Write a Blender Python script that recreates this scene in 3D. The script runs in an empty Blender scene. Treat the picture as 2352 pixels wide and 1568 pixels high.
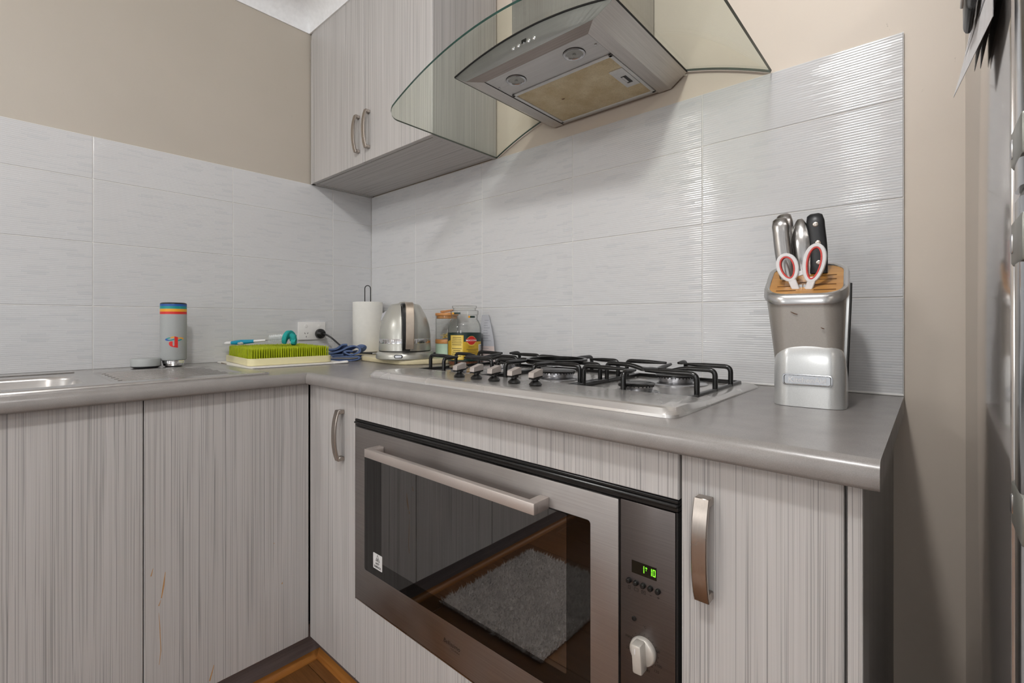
import bpy, bmesh, math, random
from mathutils import Vector, Matrix
PI = math.pi
R = math.radians
SC = bpy.context.scene
COL = SC.collection
rnd = random.Random(7)

# ------------------------------------------------------------------ camera
cam_d = bpy.data.cameras.new('camera')
cam = bpy.data.objects.new('camera', cam_d)
COL.objects.link(cam)
cam.location = (2.0338, -1.2712, 1.0545)
cam.rotation_euler = (PI / 2 + .0009, 0, .7240)
cam_d.sensor_fit = 'HORIZONTAL'
cam_d.sensor_width = 36.0
cam_d.lens = 1089.77 / 2352 * 36.0
cam_d.shift_y = -46.18 / 2352
cam_d.clip_start = .02
SC.camera = cam

# ------------------------------------------------------------------ world, lights, exposure
w = bpy.data.worlds.new('world')
SC.world = w
w.use_nodes = True
w.node_tree.nodes['Background'].inputs[0].default_value = (.97, .98, 1.0, 1)
w.node_tree.nodes['Background'].inputs[1].default_value = .80


def lamp(name, loc, power, radius, col=(1, .99, .97)):
    d = bpy.data.lights.new(name, 'POINT')
    d.energy = power
    d.shadow_soft_size = radius
    d.color = col
    o = bpy.data.objects.new(name, d)
    o.location = loc
    COL.objects.link(o)
    return o


lamp('ceiling_downlight_or_fill', (1.78, -1.45, 2.33), 40, .065)
lamp('ceiling_downlight_or_fill', (.32, -3.5, 2.32), 30, .09)
lamp('ceiling_downlight_or_fill', (3.1, -2.9, 2.33), 26, .06)  # added fill at ceiling height to flatten the light, no known fitting
lamp('low_fill', (.76, -3.9, 1.15), 16, .25, (1, .99, .97))  # added low fill, placed so it also streaks the tiles vertically
lamp('low_fill', (2.35, -4.1, 1.25), 34, .35, (1, .99, .97))  # added low fill to brighten the fridge recess and lower fronts
SC.view_settings.view_transform = 'Standard'
SC.view_settings.look = 'None'
SC.view_settings.gamma = 1
SC.view_settings.use_curve_mapping = False
SC.view_settings.exposure = -0.02
SC.cycles.use_denoising = True
SC.cycles.caustics_reflective = False
SC.cycles.caustics_refractive = False
SC.cycles.max_bounces = 10
SC.cycles.transparent_max_bounces = 16


# ------------------------------------------------------------------ materials
def lin(c):
    if isinstance(c, str):
        c = [int(c[i:i + 2], 16) / 255 for i in (0, 2, 4)]
    return tuple((x / 12.92 if x <= .04045 else ((x + .055) / 1.055) ** 2.4) for x in c) + (1,)


class M:
    def __init__(s, name):
        s.m = bpy.data.materials.new(name)
        s.m.use_nodes = True
        s.t = s.m.node_tree
        s.N = s.t.nodes
        s.b = s.N['Principled BSDF']
        s.out = s.N['Material Output']

    def n(s, typ, **kw):
        nd = s.N.new(typ)
        for k, v in kw.items():
            setattr(nd, k, v)
        return nd

    def l(s, a, b):
        s.t.links.new(a, b)

    def coord(s, scale=(1, 1, 1), kind='Object', rot=(0, 0, 0)):
        tc = s.n('ShaderNodeTexCoord')
        mp = s.n('ShaderNodeMapping')
        mp.inputs['Scale'].default_value = scale
        mp.inputs['Rotation'].default_value = rot
        s.l(tc.outputs[kind], mp.inputs[0])
        return mp.outputs[0]

    def noise(s, vec, scale=1, detail=2, rough=.5):
        nd = s.n('ShaderNodeTexNoise')
        nd.inputs['Scale'].default_value = scale
        nd.inputs['Detail'].default_value = detail
        nd.inputs['Roughness'].default_value = rough
        s.l(vec, nd.inputs['Vector'])
        return nd.outputs[0]

    def ramp(s, fac, stops):
        nd = s.n('ShaderNodeValToRGB')
        e = nd.color_ramp.elements
        while len(e) < len(stops):
            e.new(.5)
        for el, (p, c) in zip(e, stops):
            el.position = p
            el.color = c if len(c) == 4 else tuple(c) + (1,)
        s.l(fac, nd.inputs[0])
        return nd.outputs[0]

    def mix(s, a, b, fac, blend='MIX'):
        nd = s.n('ShaderNodeMix', data_type='RGBA', blend_type=blend)
        if isinstance(fac, float):
            nd.inputs[0].default_value = fac
        else:
            s.l(fac, nd.inputs[0])
        for v, i in ((a, 6), (b, 7)):
            if isinstance(v, tuple):
                nd.inputs[i].default_value = v
            else:
                s.l(v, nd.inputs[i])
        return nd.outputs[2]

    def bump(s, h, strength=.2, dist=.001):
        nd = s.n('ShaderNodeBump')
        nd.inputs['Strength'].default_value = strength
        nd.inputs['Distance'].default_value = dist
        s.l(h, nd.inputs['Height'])
        s.l(nd.outputs[0], s.b.inputs['Normal'])

    def set(s, col=None, rough=None, metal=None, ior=None, coat=None, emit=None, spec=None):
        if col is not None:
            if isinstance(col, (tuple, str)):
                s.b.inputs['Base Color'].default_value = lin(col) if isinstance(col, str) else col
            else:
                s.l(col, s.b.inputs['Base Color'])
        if rough is not None:
            if isinstance(rough, (int, float)):
                s.b.inputs['Roughness'].default_value = rough
            else:
                s.l(rough, s.b.inputs['Roughness'])
        if metal is not None:
            s.b.inputs['Metallic'].default_value = metal
        if ior is not None:
            s.b.inputs['IOR'].default_value = ior
        if coat is not None:
            s.b.inputs['Coat Weight'].default_value = coat
            s.b.inputs['Coat Roughness'].default_value = .08
        if spec is not None:
            s.b.inputs['Specular IOR Level'].default_value = spec
        if emit is not None:
            s.b.inputs['Emission Color'].default_value = lin(emit[0])
            s.b.inputs['Emission Strength'].default_value = emit[1]
        return s


MAT = {}


def plain(name, col, rough=.5, metal=0., grain=.04, scale=60, **kw):
    m = M(name)
    f = m.noise(m.coord((scale,) * 3), 1, 3)
    c = lin(col)
    dk = tuple(x * (1 - grain) for x in c[:3]) + (1,)
    lt = tuple(min(1, x * (1 + grain)) for x in c[:3]) + (1,)
    m.set(col=m.ramp(f, [(.3, dk), (.7, lt)]), rough=rough, metal=metal, **kw)
    MAT[name] = m.m
    return m.m


def brushed(name, col, rough, axis, amount=.25, bumpy=.08, metal=1.):
    """brushed stainless, streaks running along the given axis"""
    m = M(name)
    sc = [420, 420, 420]
    sc[axis] = 6
    f = m.noise(m.coord(tuple(sc)), 1, 3, .6)
    g = m.noise(m.coord((7, 7, 7)), 1, 3)
    c = lin(col)
    base = m.ramp(f, [(.25, tuple(x * (1 - amount * .5) for x in c[:3])), (.75, tuple(min(1, x * (1 + amount * .4)) for x in c[:3]))])
    rr = m.ramp(g, [(.3, (rough * .8,) * 3), (.7, (rough * 1.25,) * 3)])
    m.set(col=base, rough=rr, metal=metal)
    if bumpy:
        m.bump(f, bumpy, .0004)
    MAT[name] = m.m
    return m.m


def laminate(name, axis, off=(0, 0, 0)):
    m = M(name)

    wsc = [9] * 3
    wsc[axis] = 1.6
    wn = m.n('ShaderNodeTexNoise')
    wn.inputs['Scale'].default_value = 1
    wn.inputs['Detail'].default_value = 1
    m.l(m.coord(tuple(wsc)), wn.inputs['Vector'])
    vs_ = m.n('ShaderNodeVectorMath', operation='SCALE')
    vs_.inputs['Scale'].default_value = .0032
    m.l(wn.outputs['Color'], vs_.inputs[0])
    va = m.n('ShaderNodeVectorMath', operation='ADD')
    tc0 = m.n('ShaderNodeTexCoord')
    m.l(tc0.outputs['Object'], va.inputs[0])
    m.l(vs_.outputs[0], va.inputs[1])

    def vec(cross, along):
        s = [cross] * 3
        s[axis] = along
        mp = m.n('ShaderNodeMapping')
        mp.inputs['Scale'].default_value = tuple(s)
        m.l(va.outputs[0], mp.inputs[0])
        return mp.outputs[0]
    fine = m.noise(vec(520, 2.0), 1, 3, .65)
    mid = m.noise(vec(210, .9), 1, 3, .6)
    broad = m.noise(vec(14, .25), 1, 2)
    lines = m.noise(vec(780, 1.0), 1, 1.5, .5)
    c = m.ramp(fine, [(.30, lin('b2afac')), (.70, lin('c9c6c4'))])
    c = m.mix(c, m.ramp(mid, [(.3, lin('aeaba8')), (.7, lin('c8c5c3'))]), .4)
    c = m.mix(c, m.ramp(broad, [(.35, lin('b4b1ae')), (.65, lin('c1bebc'))]), .3)
    k = m.ramp(lines, [(.575, (0, 0, 0)), (.63, (.72, .72, .72))])
    c = m.mix(c, lin('7a7877'), k)
    m.set(col=c, rough=.42)
    m.bump(fine, .03, .0004)
    MAT[name] = m.m
    return m.m


def wall_paint(name, col):
    m = M(name)
    f = m.noise(m.coord((130,) * 3), 1, 4, .7)
    g = m.noise(m.coord((3,) * 3), 1, 3)
    c = lin(col)
    base = m.ramp(g, [(.3, tuple(x * .97 for x in c[:3])), (.7, tuple(x * 1.02 for x in c[:3]))])
    sp = m.noise(m.coord((38, 38, 14)), 1, 5, .8)
    base = m.mix(base, lin('6b5a4c'), m.ramp(sp, [(.70, (0, 0, 0)), (.73, (.5, .5, .5))]))
    m.set(col=base, rough=.5)
    m.bump(f, .25, .0006)
    MAT[name] = m.m
    return m.m


def tile_mat(name, ax):
    m = M(name)
    tc = m.n('ShaderNodeTexCoord')
    sp = m.n('ShaderNodeSeparateXYZ')
    m.l(tc.outputs['Object'], sp.inputs[0])
    cb = m.n('ShaderNodeCombineXYZ')
    m.l(sp.outputs[ax], cb.inputs[0])
    m.l(sp.outputs[2], cb.inputs[1])
    br = m.n('ShaderNodeTexBrick', offset=.37, offset_frequency=3, squash=.7, squash_frequency=2)
    br.inputs['Color1'].default_value = (0, 0, 0, 1)
    br.inputs['Color2'].default_value = (1, 1, 1, 1)
    br.inputs['Mortar'].default_value = (.35, .35, .35, 1)
    br.inputs['Scale'].default_value = 1
    br.inputs['Mortar Size'].default_value = .00045
    br.inputs['Mortar Smooth'].default_value = .35
    br.inputs['Brick Width'].default_value = .062
    br.inputs['Row Height'].default_value = .00571
    m.l(cb.outputs[0], br.inputs['Vector'])
    tint = m.ramp(br.outputs['Color'], [(.0, lin('d4d4d5')), (.78, lin('d4d4d5')), (.96, lin('cdced0'))])
    rgh = m.ramp(br.outputs['Color'], [(.0, (.07,) * 3), (.6, (.12,) * 3), (1., (.26,) * 3)])
    m.set(col=tint, rough=rgh, ior=1.5)

    def mth(op, a, b=None):
        nd = m.n('ShaderNodeMath', operation=op)
        for i, v in enumerate((a, b)):
            if v is None:
                continue
            if isinstance(v, (int, float)):
                nd.inputs[i].default_value = v
            else:
                m.l(v, nd.inputs[i])
        return nd.outputs[0]
    fr = mth('FRACT', mth('DIVIDE', sp.outputs[2], .00571))
    e = mth('POWER', mth('ABSOLUTE', mth('SUBTRACT', mth('MULTIPLY', fr, 2.), 1.)), 3.)
    rise = mth('SUBTRACT', 1., e)                       # each strip is slightly pillowed
    stepn = m.mix(br.outputs['Color'], (0, 0, 0, 1), br.outputs['Fac'])
    h = mth('ADD', mth('MULTIPLY', rise, .45), mth('MULTIPLY', stepn, .45))
    m.bump(h, .55, .0009)
    MAT[name] = m.m
    return m.m


def wood_mat(name, c1, c2, axis, rough=.35, sc=1.):
    m = M(name)
    s = [38 * sc] * 3
    s[axis] = 3 * sc
    f = m.noise(m.coord(tuple(s)), 1, 5, .65)
    s2 = [190 * sc] * 3
    s2[axis] = 7 * sc
    g = m.noise(m.coord(tuple(s2)), 1, 3, .6)
    c = m.ramp(f, [(.28, lin(c1)), (.72, lin(c2))])
    c = m.mix(c, m.ramp(g, [(.3, lin(c1)), (.7, lin(c2))]), .4)
    oi = m.n('ShaderNodeObjectInfo')
    c = m.mix(c, m.ramp(oi.outputs['Random'], [(0, (.75, .75, .75)), (1, (1.1, 1.1, 1.1))]), 1.0, 'MULTIPLY')
    m.set(col=c, rough=rough)
    m.bump(g, .1, .0004)
    MAT[name] = m.m
    return m.m


def glass_mat(name, tint, rough=.0, ior=1.5, limb=None):
    m = M(name)
    m.N.remove(m.b)
    tr = m.n('ShaderNodeBsdfTransparent')
    tr.inputs[0].default_value = tint
    gl = m.n('ShaderNodeBsdfGlossy')
    gl.inputs['Roughness'].default_value = rough
    lw = m.n('ShaderNodeLayerWeight')
    lw.inputs[0].default_value = .5
    pw = m.n('ShaderNodeMath', operation='POWER')
    pw.inputs[1].default_value = 5.0
    ma = m.n('ShaderNodeMath', operation='MULTIPLY_ADD')
    r0 = ((ior - 1) / (ior + 1)) ** 2
    ma.inputs[1].default_value = 1 - r0
    ma.inputs[2].default_value = r0
    m.l(lw.outputs['Facing'], pw.inputs[0])
    m.l(pw.outputs[0], ma.inputs[0])
    if limb:
        m.l(m.ramp(lw.outputs['Facing'], [(.55, tint), (.97, limb)]), tr.inputs[0])
    mx = m.n('ShaderNodeMixShader')
    m.l(ma.outputs[0], mx.inputs[0])
    m.l(tr.outputs[0], mx.inputs[1])
    m.l(gl.outputs[0], mx.inputs[2])
    m.l(mx.outputs[0], m.out.inputs[0])
    MAT[name] = m.m
    return m.m


laminate('laminate', 2)
laminate('laminate_x', 0)
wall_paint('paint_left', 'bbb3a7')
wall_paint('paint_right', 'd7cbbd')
plain('ceiling_white', 'eff0f1', .6)
plain('grout', 'dfddd9', .7)
tile_mat('tile_x', 0)
tile_mat('tile_y', 1)
m = M('worktop')
f = m.noise(m.coord((900,) * 3), 1, 3, .7)
g = m.noise(m.coord((22,) * 3), 1, 3)
c = m.ramp(f, [(.3, lin('7f7b79')), (.7, lin('979390'))])
c = m.mix(c, m.ramp(g, [(.3, lin('837e7b')), (.7, lin('96918d'))]), .35)
m.set(col=c, rough=.27)
m.bump(f, .05, .0003)
MAT['worktop'] = m.m
plain('worktop_joint', '625d5a', .6)
plain('kick', '6d6361', .45)
wood_mat('kick_wood', '5c5352', '7d7371', 0, .5)
wood_mat('kick_wood_y', '5c5352', '7d7371', 1, .5)
wood_mat('floor_wood', '63401f', '96663c', 0, .3)
wood_mat('trim_wood_x', '9a5a22', 'c98a45', 0, .35)
wood_mat('trim_wood_y', '9a5a22', 'c98a45', 1, .35)
plain('dark_gap', '0b0b0b', .6)
brushed('steel_x', 'bdbbb9', .38, 0, .2, .08, .8)
brushed('steel_y', 'c4c0bc', .38, 1, .25, .08, .75)
brushed('steel_z', 'b9b7b5', .36, 2)
brushed('steel_worn', '9b918b', .40, 0, .5, .08, .75)
brushed('oven_steel', 'a39e9b', .42, 0, .25)
brushed('oven_panel_steel', '6a6462', .38, 0, .25)
brushed('nickel', 'b3aaa2', .26, 2, .15)
brushed('sink_steel', 'bfbcb9', .22, 1, .15, 0, .75)
brushed('alu', 'cbc2bc', .42, 1, .1, .06, .7)
plain('chrome', 'e2e2e4', .07, 1., grain=.0)
plain('zinc', 'b9b9bb', .25, 1.)
plain('black_glass', '060606', .03, ior=1.62, grain=0)
plain('black_glass_inner', '0c0c0d', .02, ior=2.5, grain=0)
plain('black_plastic', '101010', .35)
plain('black_rubber', '0d0d0d', .5)
plain('black_enamel', '0e0e0e', .22, grain=.3, scale=300)
plain('burner_white', 'c9c7c2', .3, .4)
plain('burner_brown', '8a7a66', .4, .7)
plain('filter_frame', 'd2d3d3', .45, .4)
m = M('filter_mesh')
tc = m.coord((1, 1, 1))
vo = m.n('ShaderNodeTexVoronoi')
vo.inputs['Scale'].default_value = 330
m.l(tc, vo.inputs['Vector'])
gr = m.noise(m.coord((14,) * 3), 1, 4, .6)
c = m.ramp(gr, [(.3, lin('c0ab80')), (.7, lin('ddd0b0'))])
c = m.mix(c, lin('8b7a55'), m.ramp(vo.outputs['Distance'], [(.0, (.7, .7, .7)), (.40, (0, 0, 0))]))
sp = m.noise(m.coord((11, 11, 11)), 1, 4, .8)
c = m.mix(c, lin('2a1c10'), m.ramp(sp, [(.74, (0, 0, 0)), (.78, (.8, .8, .8))]))
m.set(col=c, rough=.5, metal=.25)
m.bump(vo.outputs['Distance'], .5, .001)
MAT['filter_mesh'] = m.m
glass_mat('canopy_glass', (.93, .95, .91, 1), 0, 1.42)
brushed('fascia_steel', '8f8f8e', .40, 0, .12, .05, .8)
plain('glass_edge', '1d3a33', .08, grain=.3, scale=20)
glass_mat('clear_glass', (.96, .97, .96, 1), .02, 1.5, (.42, .44, .42, 1))
glass_mat('lens_glass', (.8, .8, .78, 1), .05, 1.5)
plain('lens_inside', '8d8983', .3, .8)
plain('white_plastic', 'eceae8', .35, grain=.01)
plain('socket_dark', '2a2a2a', .5)
plain('kettle_silver', 'b9b8b0', .34, .5, grain=.03, scale=500, coat=.35)
plain('champagne', 'c9bbab', .34, .7, coat=.3)
plain('block_silver', 'cfd0cf', .28, .5, grain=.05, scale=700, coat=.6)
plain('block_grey', 'a29c95', .34, .45, grain=.05, scale=700, coat=.25)
brushed('rim_steel', 'c3c2c1', .28, 0, .12, .05, .9)
wood_mat('bamboo', 'c28136', 'e3ab5c', 0, .35)
plain('bamboo_slot', '5d3511', .7)
brushed('knife_steel', 'a5a3a1', .22, 2, .2)
plain('knife_black', '17181c', .4)
plain('scissor_white', 'e6e5e6', .35, grain=.01)
plain('scissor_red', 'd4453f', .4)
plain('paper_towel', 'eceae4', .9, grain=.02)
plain('board_cream', 'd9cda9', .3, grain=.04)
plain('tray_cream', 'e5dcb0', .4, grain=.02)
plain('grass_green', 'a8b409', .45, grain=.15, scale=90)
plain('mat_white', 'e6e3df', .9)
plain('mat_brown', '8c7d6e', .9)
m = M('blue_cloth')
wv = m.n('ShaderNodeTexWave', wave_type='BANDS')
wv.inputs['Scale'].default_value = 190
wv.inputs['Distortion'].default_value = 1.5
m.l(m.coord(), wv.inputs['Vector'])
m.set(col=m.ramp(wv.outputs[0], [(.2, lin('3a4d74')), (.9, lin('7286b0'))]), rough=.95)
m.bump(wv.outputs[0], .5, .001)
MAT['blue_cloth'] = m.m
plain('brush_blue', '1a9abb', .35)
plain('brush_grey', 'c9c9c3', .4)
plain('bristle', 'eef0f0', .5)
plain('sponge_teal', '219c97', .9, grain=.12, scale=400)
plain('bottle_grey', 'a9acab', .55, grain=.03, scale=600)
plain('bottle_black', '14161b', .35)
plain('stripe_blue', '1f56a5', .45)
plain('stripe_teal', '0f8f8c', .45)
plain('stripe_yellow', 'eda72a', .45)
plain('stripe_red', 'd5251f', .45)
plain('mint', 'bcd6bf', .4)
wood_mat('lid_wood', 'b8793f', 'd79a5d', 0, .45)
plain('gold_label', 'd0a92f', .3, .35)
plain('gold_light', 'e3c766', .35, .2)
plain('label_green', '0f2a26', .35)
plain('label_red', 'c3241f', .4)
plain('ink', '1b1612', .6)
plain('ink_soft', '6a5a2c', .6)
plain('ink_grey', '8d8d93', .7)
plain('paper', 'e3e2e4', .85)
plain('paper_grey', 'b9bac0', .8)
plain('paper_pink', 'd8c7c2', .85)
plain('coffee', '7a4223', .8, grain=.5, scale=260)
plain('label_white', 'dcdcdc', .6)
plain('fridge_dark', '3c3d40', .5)
m = M('fridge_side')
m.set(col='b9b4b0', rough=.13, metal=.75)
g = m.noise(m.coord((40, 40, 9)), 1, 5, .8)
c = m.mix(lin('bdb8b4'), lin('5b4e45'), m.ramp(g, [(.67, (0, 0, 0)), (.70, (.6, .6, .6))]))
m.set(col=c)
MAT['fridge_side'] = m.m
brushed('fridge_door', 'c3c6ca', .18, 2, .1)
plain('bracket_grey', '8f908a', .35, .5)
plain('led_green', '000000', .5, emit=('7dff2a', 2.2))
plain('led_glass', '0a0f0b', .05)
plain('knob_beige', 'c8c3bb', .35, .3)
plain('nameplate', 'c9cacc', .12, 1.)
plain('rug_white', 'ece6e1', .95, grain=.1, scale=30)
plain('stain', 'b98a55', .6)


# ------------------------------------------------------------------ mesh helpers
def B():
    return bmesh.new()


def bev(bm, geom, off, seg=2):
    bmesh.ops.bevel(bm, geom=geom, offset=off, segments=seg, affect='EDGES', profile=.5)


def box(bm, x0, x1, y0, y1, z0, z1, b=0, seg=2, rot=None, about=None):
    t = bmesh.new()
    bmesh.ops.create_cube(t, size=1)
    for v in t.verts:
        v.co = Vector(((x0 + x1) / 2 + v.co.x * (x1 - x0), (y0 + y1) / 2 + v.co.y * (y1 - y0), (z0 + z1) / 2 + v.co.z * (z1 - z0)))
    if b:
        bev(t, t.edges[:], b, seg)
    if rot is not None:
        a = Vector(about if about else ((x0 + x1) / 2, (y0 + y1) / 2, (z0 + z1) / 2))
        bmesh.ops.transform(t, matrix=Matrix.Translation(a) @ rot @ Matrix.Translation(-a), verts=t.verts[:])
    join(bm, t)
    return bm


def join(bm, t):
    me = bpy.data.meshes.new('tmp')
    t.to_mesh(me)
    t.free()
    bm.from_mesh(me)
    bpy.data.meshes.remove(me)


def lathe(bm, prof, c=(0, 0, 0), seg=32, rot=None, closed=False):
    """revolve (radius, z) about the vertical axis through c"""
    t = bmesh.new()
    rings = []
    for r, z in prof:
        if r < 1e-6:
            rings.append([t.verts.new((0, 0, z))])
        else:
            rings.append([t.verts.new((r * math.cos(2 * PI * i / seg), r * math.sin(2 * PI * i / seg), z)) for i in range(seg)])
    pairs = list(zip(rings, rings[1:])) + ([(rings[-1], rings[0])] if closed else [])
    for a, b in pairs:
        for i in range(seg):
            j = (i + 1) % seg
            if len(a) == 1 and len(b) > 1:
                t.faces.new((a[0], b[j], b[i]))
            elif len(b) == 1 and len(a) > 1:
                t.faces.new((a[i], a[j], b[0]))
            elif len(a) > 1:
                t.faces.new((a[i], a[j], b[j], b[i]))
    mtx = Matrix.Translation(c)
    if rot is not None:
        mtx = mtx @ rot
    bmesh.ops.transform(t, matrix=mtx, verts=t.verts[:])
    bmesh.ops.recalc_face_normals(t, faces=t.faces[:])
    join(bm, t)
    return bm


def cyl(bm, c, r, h, seg=24, rot=None, b=0):
    if b:
        return lathe(bm, [(0, 0), (r - b, 0), (r, b), (r, h - b), (r - b, h), (0, h)], c, seg, rot)
    return lathe(bm, [(0, 0), (r, 0), (r, h), (0, h)], c, seg, rot)


def axis_rot(d):
    return Vector((0, 0, 1)).rotation_difference(Vector(d).normalized()).to_matrix().to_4x4()


def sweep(bm, pts, rad, seg=8, up=None, taper=None, closed=False):
    """sweep a cross-section along pts; rad = radius or (half width, half height) with up"""
    pts = [Vector(p) for p in pts]
    n = len(pts)
    t = bmesh.new()
    rings = []
    prev = None
    for i, p in enumerate(pts):
        if closed:
            tg = (pts[(i + 1) % n] - pts[i - 1]).normalized()
        else:
            a = (pts[i] - pts[i - 1]).normalized() if i else (pts[1] - pts[0]).normalized()
            c = (pts[i + 1] - pts[i]).normalized() if i < n - 1 else a
            tg = (a + c).normalized()
        if up is not None:
            u = Vector(up)
        elif prev is not None:
            u = prev
        else:
            u = Vector((0, 0, 1)) if abs(tg.z) < .9 else Vector((1, 0, 0))
        s = tg.cross(u).normalized()
        u2 = s.cross(tg).normalized()
        prev = u2
        k = taper[i] if taper else 1
        if isinstance(rad, tuple):
            hw, hh = rad
            rr = min(hw, hh) * .35
            prof = []
            for sx, sy, a0 in ((1, 1, 0), (-1, 1, 90), (-1, -1, 180), (1, -1, 270)):
                for aa in (0, 90):
                    prof.append((sx * (hw - rr) + rr * math.cos(R(a0 + aa)), sy * (hh - rr) + rr * math.sin(R(a0 + aa))))
            prof = [(x * k, y * k) for x, y in prof]
        else:
            prof = [(rad * k * math.cos(2 * PI * j / seg), rad * k * math.sin(2 * PI * j / seg)) for j in range(seg)]
        rings.append([t.verts.new(p + s * x + u2 * y) for x, y in prof])
    m = len(rings[0])
    for i in range(n if closed else n - 1):
        a, b = rings[i], rings[(i + 1) % n]
        for j in range(m):
            t.faces.new((a[j], a[(j + 1) % m], b[(j + 1) % m], b[j]))
    if not closed:
        t.faces.new(rings[0][::-1])
        t.faces.new(rings[-1])
    bmesh.ops.recalc_face_normals(t, faces=t.faces[:])
    join(bm, t)
    return bm


def prism(bm, poly, d, plane='xy', at=0., b=0, seg=2):
    """extrude 2-D polygon by d; plane xy -> z, xz -> y, yz -> x"""
    t = bmesh.new()

    def P(u, v, wv):
        return {'xy': (u, v, wv), 'xz': (u, wv, v), 'yz': (wv, u, v)}[plane]
    lo = [t.verts.new(P(u, v, at)) for u, v in poly]
    hi = [t.verts.new(P(u, v, at + d)) for u, v in poly]
    t.faces.new(lo)
    t.faces.new(hi)
    n = len(poly)
    for i in range(n):
        t.faces.new((lo[i], lo[(i + 1) % n], hi[(i + 1) % n], hi[i]))
    bmesh.ops.recalc_face_normals(t, faces=t.faces[:])
    if b:
        bev(t, t.edges[:], b, seg)
    join(bm, t)
    return bm


def rrect(x0, x1, y0, y1, r, n=5):
    out = []
    for cx, cy, a0 in ((x1 - r, y1 - r, 0), (x0 + r, y1 - r, 90), (x0 + r, y0 + r, 180), (x1 - r, y0 + r, 270)):
        for i in range(n + 1):
            a = R(a0 + 90 * i / n)
            out.append((cx + r * math.cos(a), cy + r * math.sin(a)))
    return out


def grid_faces(bm, rows, closed_u=False, flip=False):
    vs = [[bm.verts.new(p) for p in row] for row in rows]
    for a, b in zip(vs, vs[1:]):
        n = len(a)
        for j in range(n if closed_u else n - 1):
            q = (a[j], a[(j + 1) % n], b[(j + 1) % n], b[j])
            bm.faces.new(q[::-1] if flip else q)
    return vs


def bez(p0, p1, p2, n=6):
    p0, p1, p2 = Vector(p0), Vector(p1), Vector(p2)
    return [(1 - t) ** 2 * p0 + 2 * t * (1 - t) * p1 + t * t * p2 for t in [i / n for i in range(n + 1)]]


def wloc(o):
    v = Vector((0, 0, 0))
    while o is not None:
        v = v + o.location
        o = o.parent
    return v


def obj(name, bm, mat, parent=None, smooth=40, at=None, mats=None, kind=None, label=None):
    """bm holds world coordinates; the object's origin is its parent's origin, or `at`"""
    me = bpy.data.meshes.new(name)
    base = wloc(parent) if parent else Vector((0, 0, 0))
    org = Vector(at) if at is not None else base
    bmesh.ops.translate(bm, verts=bm.verts[:], vec=-org)
    bm.normal_update()
    bm.to_mesh(me)
    bm.free()
    for mm in (mats or [mat]):
        me.materials.append(MAT[mm])
    if smooth:
        me.polygons.foreach_set('use_smooth', [True] * len(me.polygons))
        me.set_sharp_from_angle(angle=R(smooth))
    o = bpy.data.objects.new(name, me)
    COL.objects.link(o)
    o.location = org - base
    if parent:
        o.parent = parent
    if kind:
        o['kind'] = kind
    if label:
        o['label'] = label
    return o


def tag(o, label, cat, group=None):
    o['label'] = label
    o['category'] = cat
    if group:
        o['group'] = group
    return o


def thing(name, label, cat, loc, group=None):
    o = bpy.data.objects.new(name, None)
    o.empty_display_size = .05
    COL.objects.link(o)
    o.location = loc
    return tag(o, label, cat, group)


def copy_part(o, parent, loc):
    c = o.copy()
    COL.objects.link(c)
    c.parent = parent
    c.location = loc
    return c


def text(name, s, size, mat, parent, fn, extrude=0., bold=0.):
    """flat lettering mapped by fn(x, y, z) -> world point, centred on 0,0"""
    cu = bpy.data.curves.new('txt', 'FONT')
    cu.body = s
    cu.size = size
    cu.align_x = 'CENTER'
    cu.align_y = 'CENTER'
    cu.extrude = extrude
    cu.offset = bold
    cu.resolution_u = 3
    to = bpy.data.objects.new('txt', cu)
    COL.objects.link(to)
    dg = bpy.context.evaluated_depsgraph_get()
    me = bpy.data.meshes.new_from_object(to.evaluated_get(dg))
    bpy.data.objects.remove(to)
    bm = B()
    bm.from_mesh(me)
    bpy.data.meshes.remove(me)
    for v in bm.verts:
        v.co = Vector(fn(v.co.x, v.co.y, v.co.z))
    return obj(name, bm, mat, parent, smooth=0)


def patch(bm, poly, fn, n=0):
    """polygon on a mapped surface"""
    vs = [bm.verts.new(fn(x, y, 0)) for x, y in poly]
    bm.faces.new(vs)
    return bm


# ------------------------------------------------------------------ the room
FZ = -.035            # floor
CZ = 2.41             # ceiling
ZT = 1.6549           # top of tiles
wr = obj('wall_right', box(B(), -.15, 4.5, .008, .12, FZ, CZ), 'paint_right', kind='structure')
wl = obj('wall_left', box(B(), -.12, -.008, -4.6, .008, FZ, CZ), 'paint_left', kind='structure')
obj('ceiling', box(B(), -.12, 4.5, -4.6, .12, CZ, CZ + .1), 'ceiling_white', kind='structure')
fl = obj('floor', box(B(), -.12, 4.5, -4.6, .12, FZ - .12, FZ - .012), 'dark_gap', kind='structure')
# grout beds behind the tiles
obj('grout', box(B(), 0, 1.9911, .0014, .0085, .896, ZT), 'grout', wr)
obj('grout', box(B(), -.0085, -.0014, -2.62, .003, .896, ZT), 'grout', wl)
TW, TH, G = .4110, .20585, .0018
rows = [(.9, 1.1056), (1.1056, 1.3114), (1.3114, 1.5172), (1.5172, ZT)]
cache = {}


def tile(wall, side, a0, a1, z0, z1):
    w_, h_ = round(a1 - a0 - G, 4), round(z1 - z0 - G, 4)
    key = (side, w_, h_)
    loc = (a0 + G / 2, 0, z0 + G / 2) if side == 'x' else (0, a0 + G / 2, z0 + G / 2)
    if key not in cache:
        bm = B()
        if side == 'x':
            box(bm, loc[0], loc[0] + w_, 0, .0075, loc[2], loc[2] + h_, .0011, 1)
        else:
            box(bm, -.0075, 0, loc[1], loc[1] + w_, loc[2], loc[2] + h_, .0011, 1)
        cache[key] = obj('tile', bm, 'tile_' + side, wall, smooth=0, at=loc)
    else:
        copy_part(cache[key], wall, loc)


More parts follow.
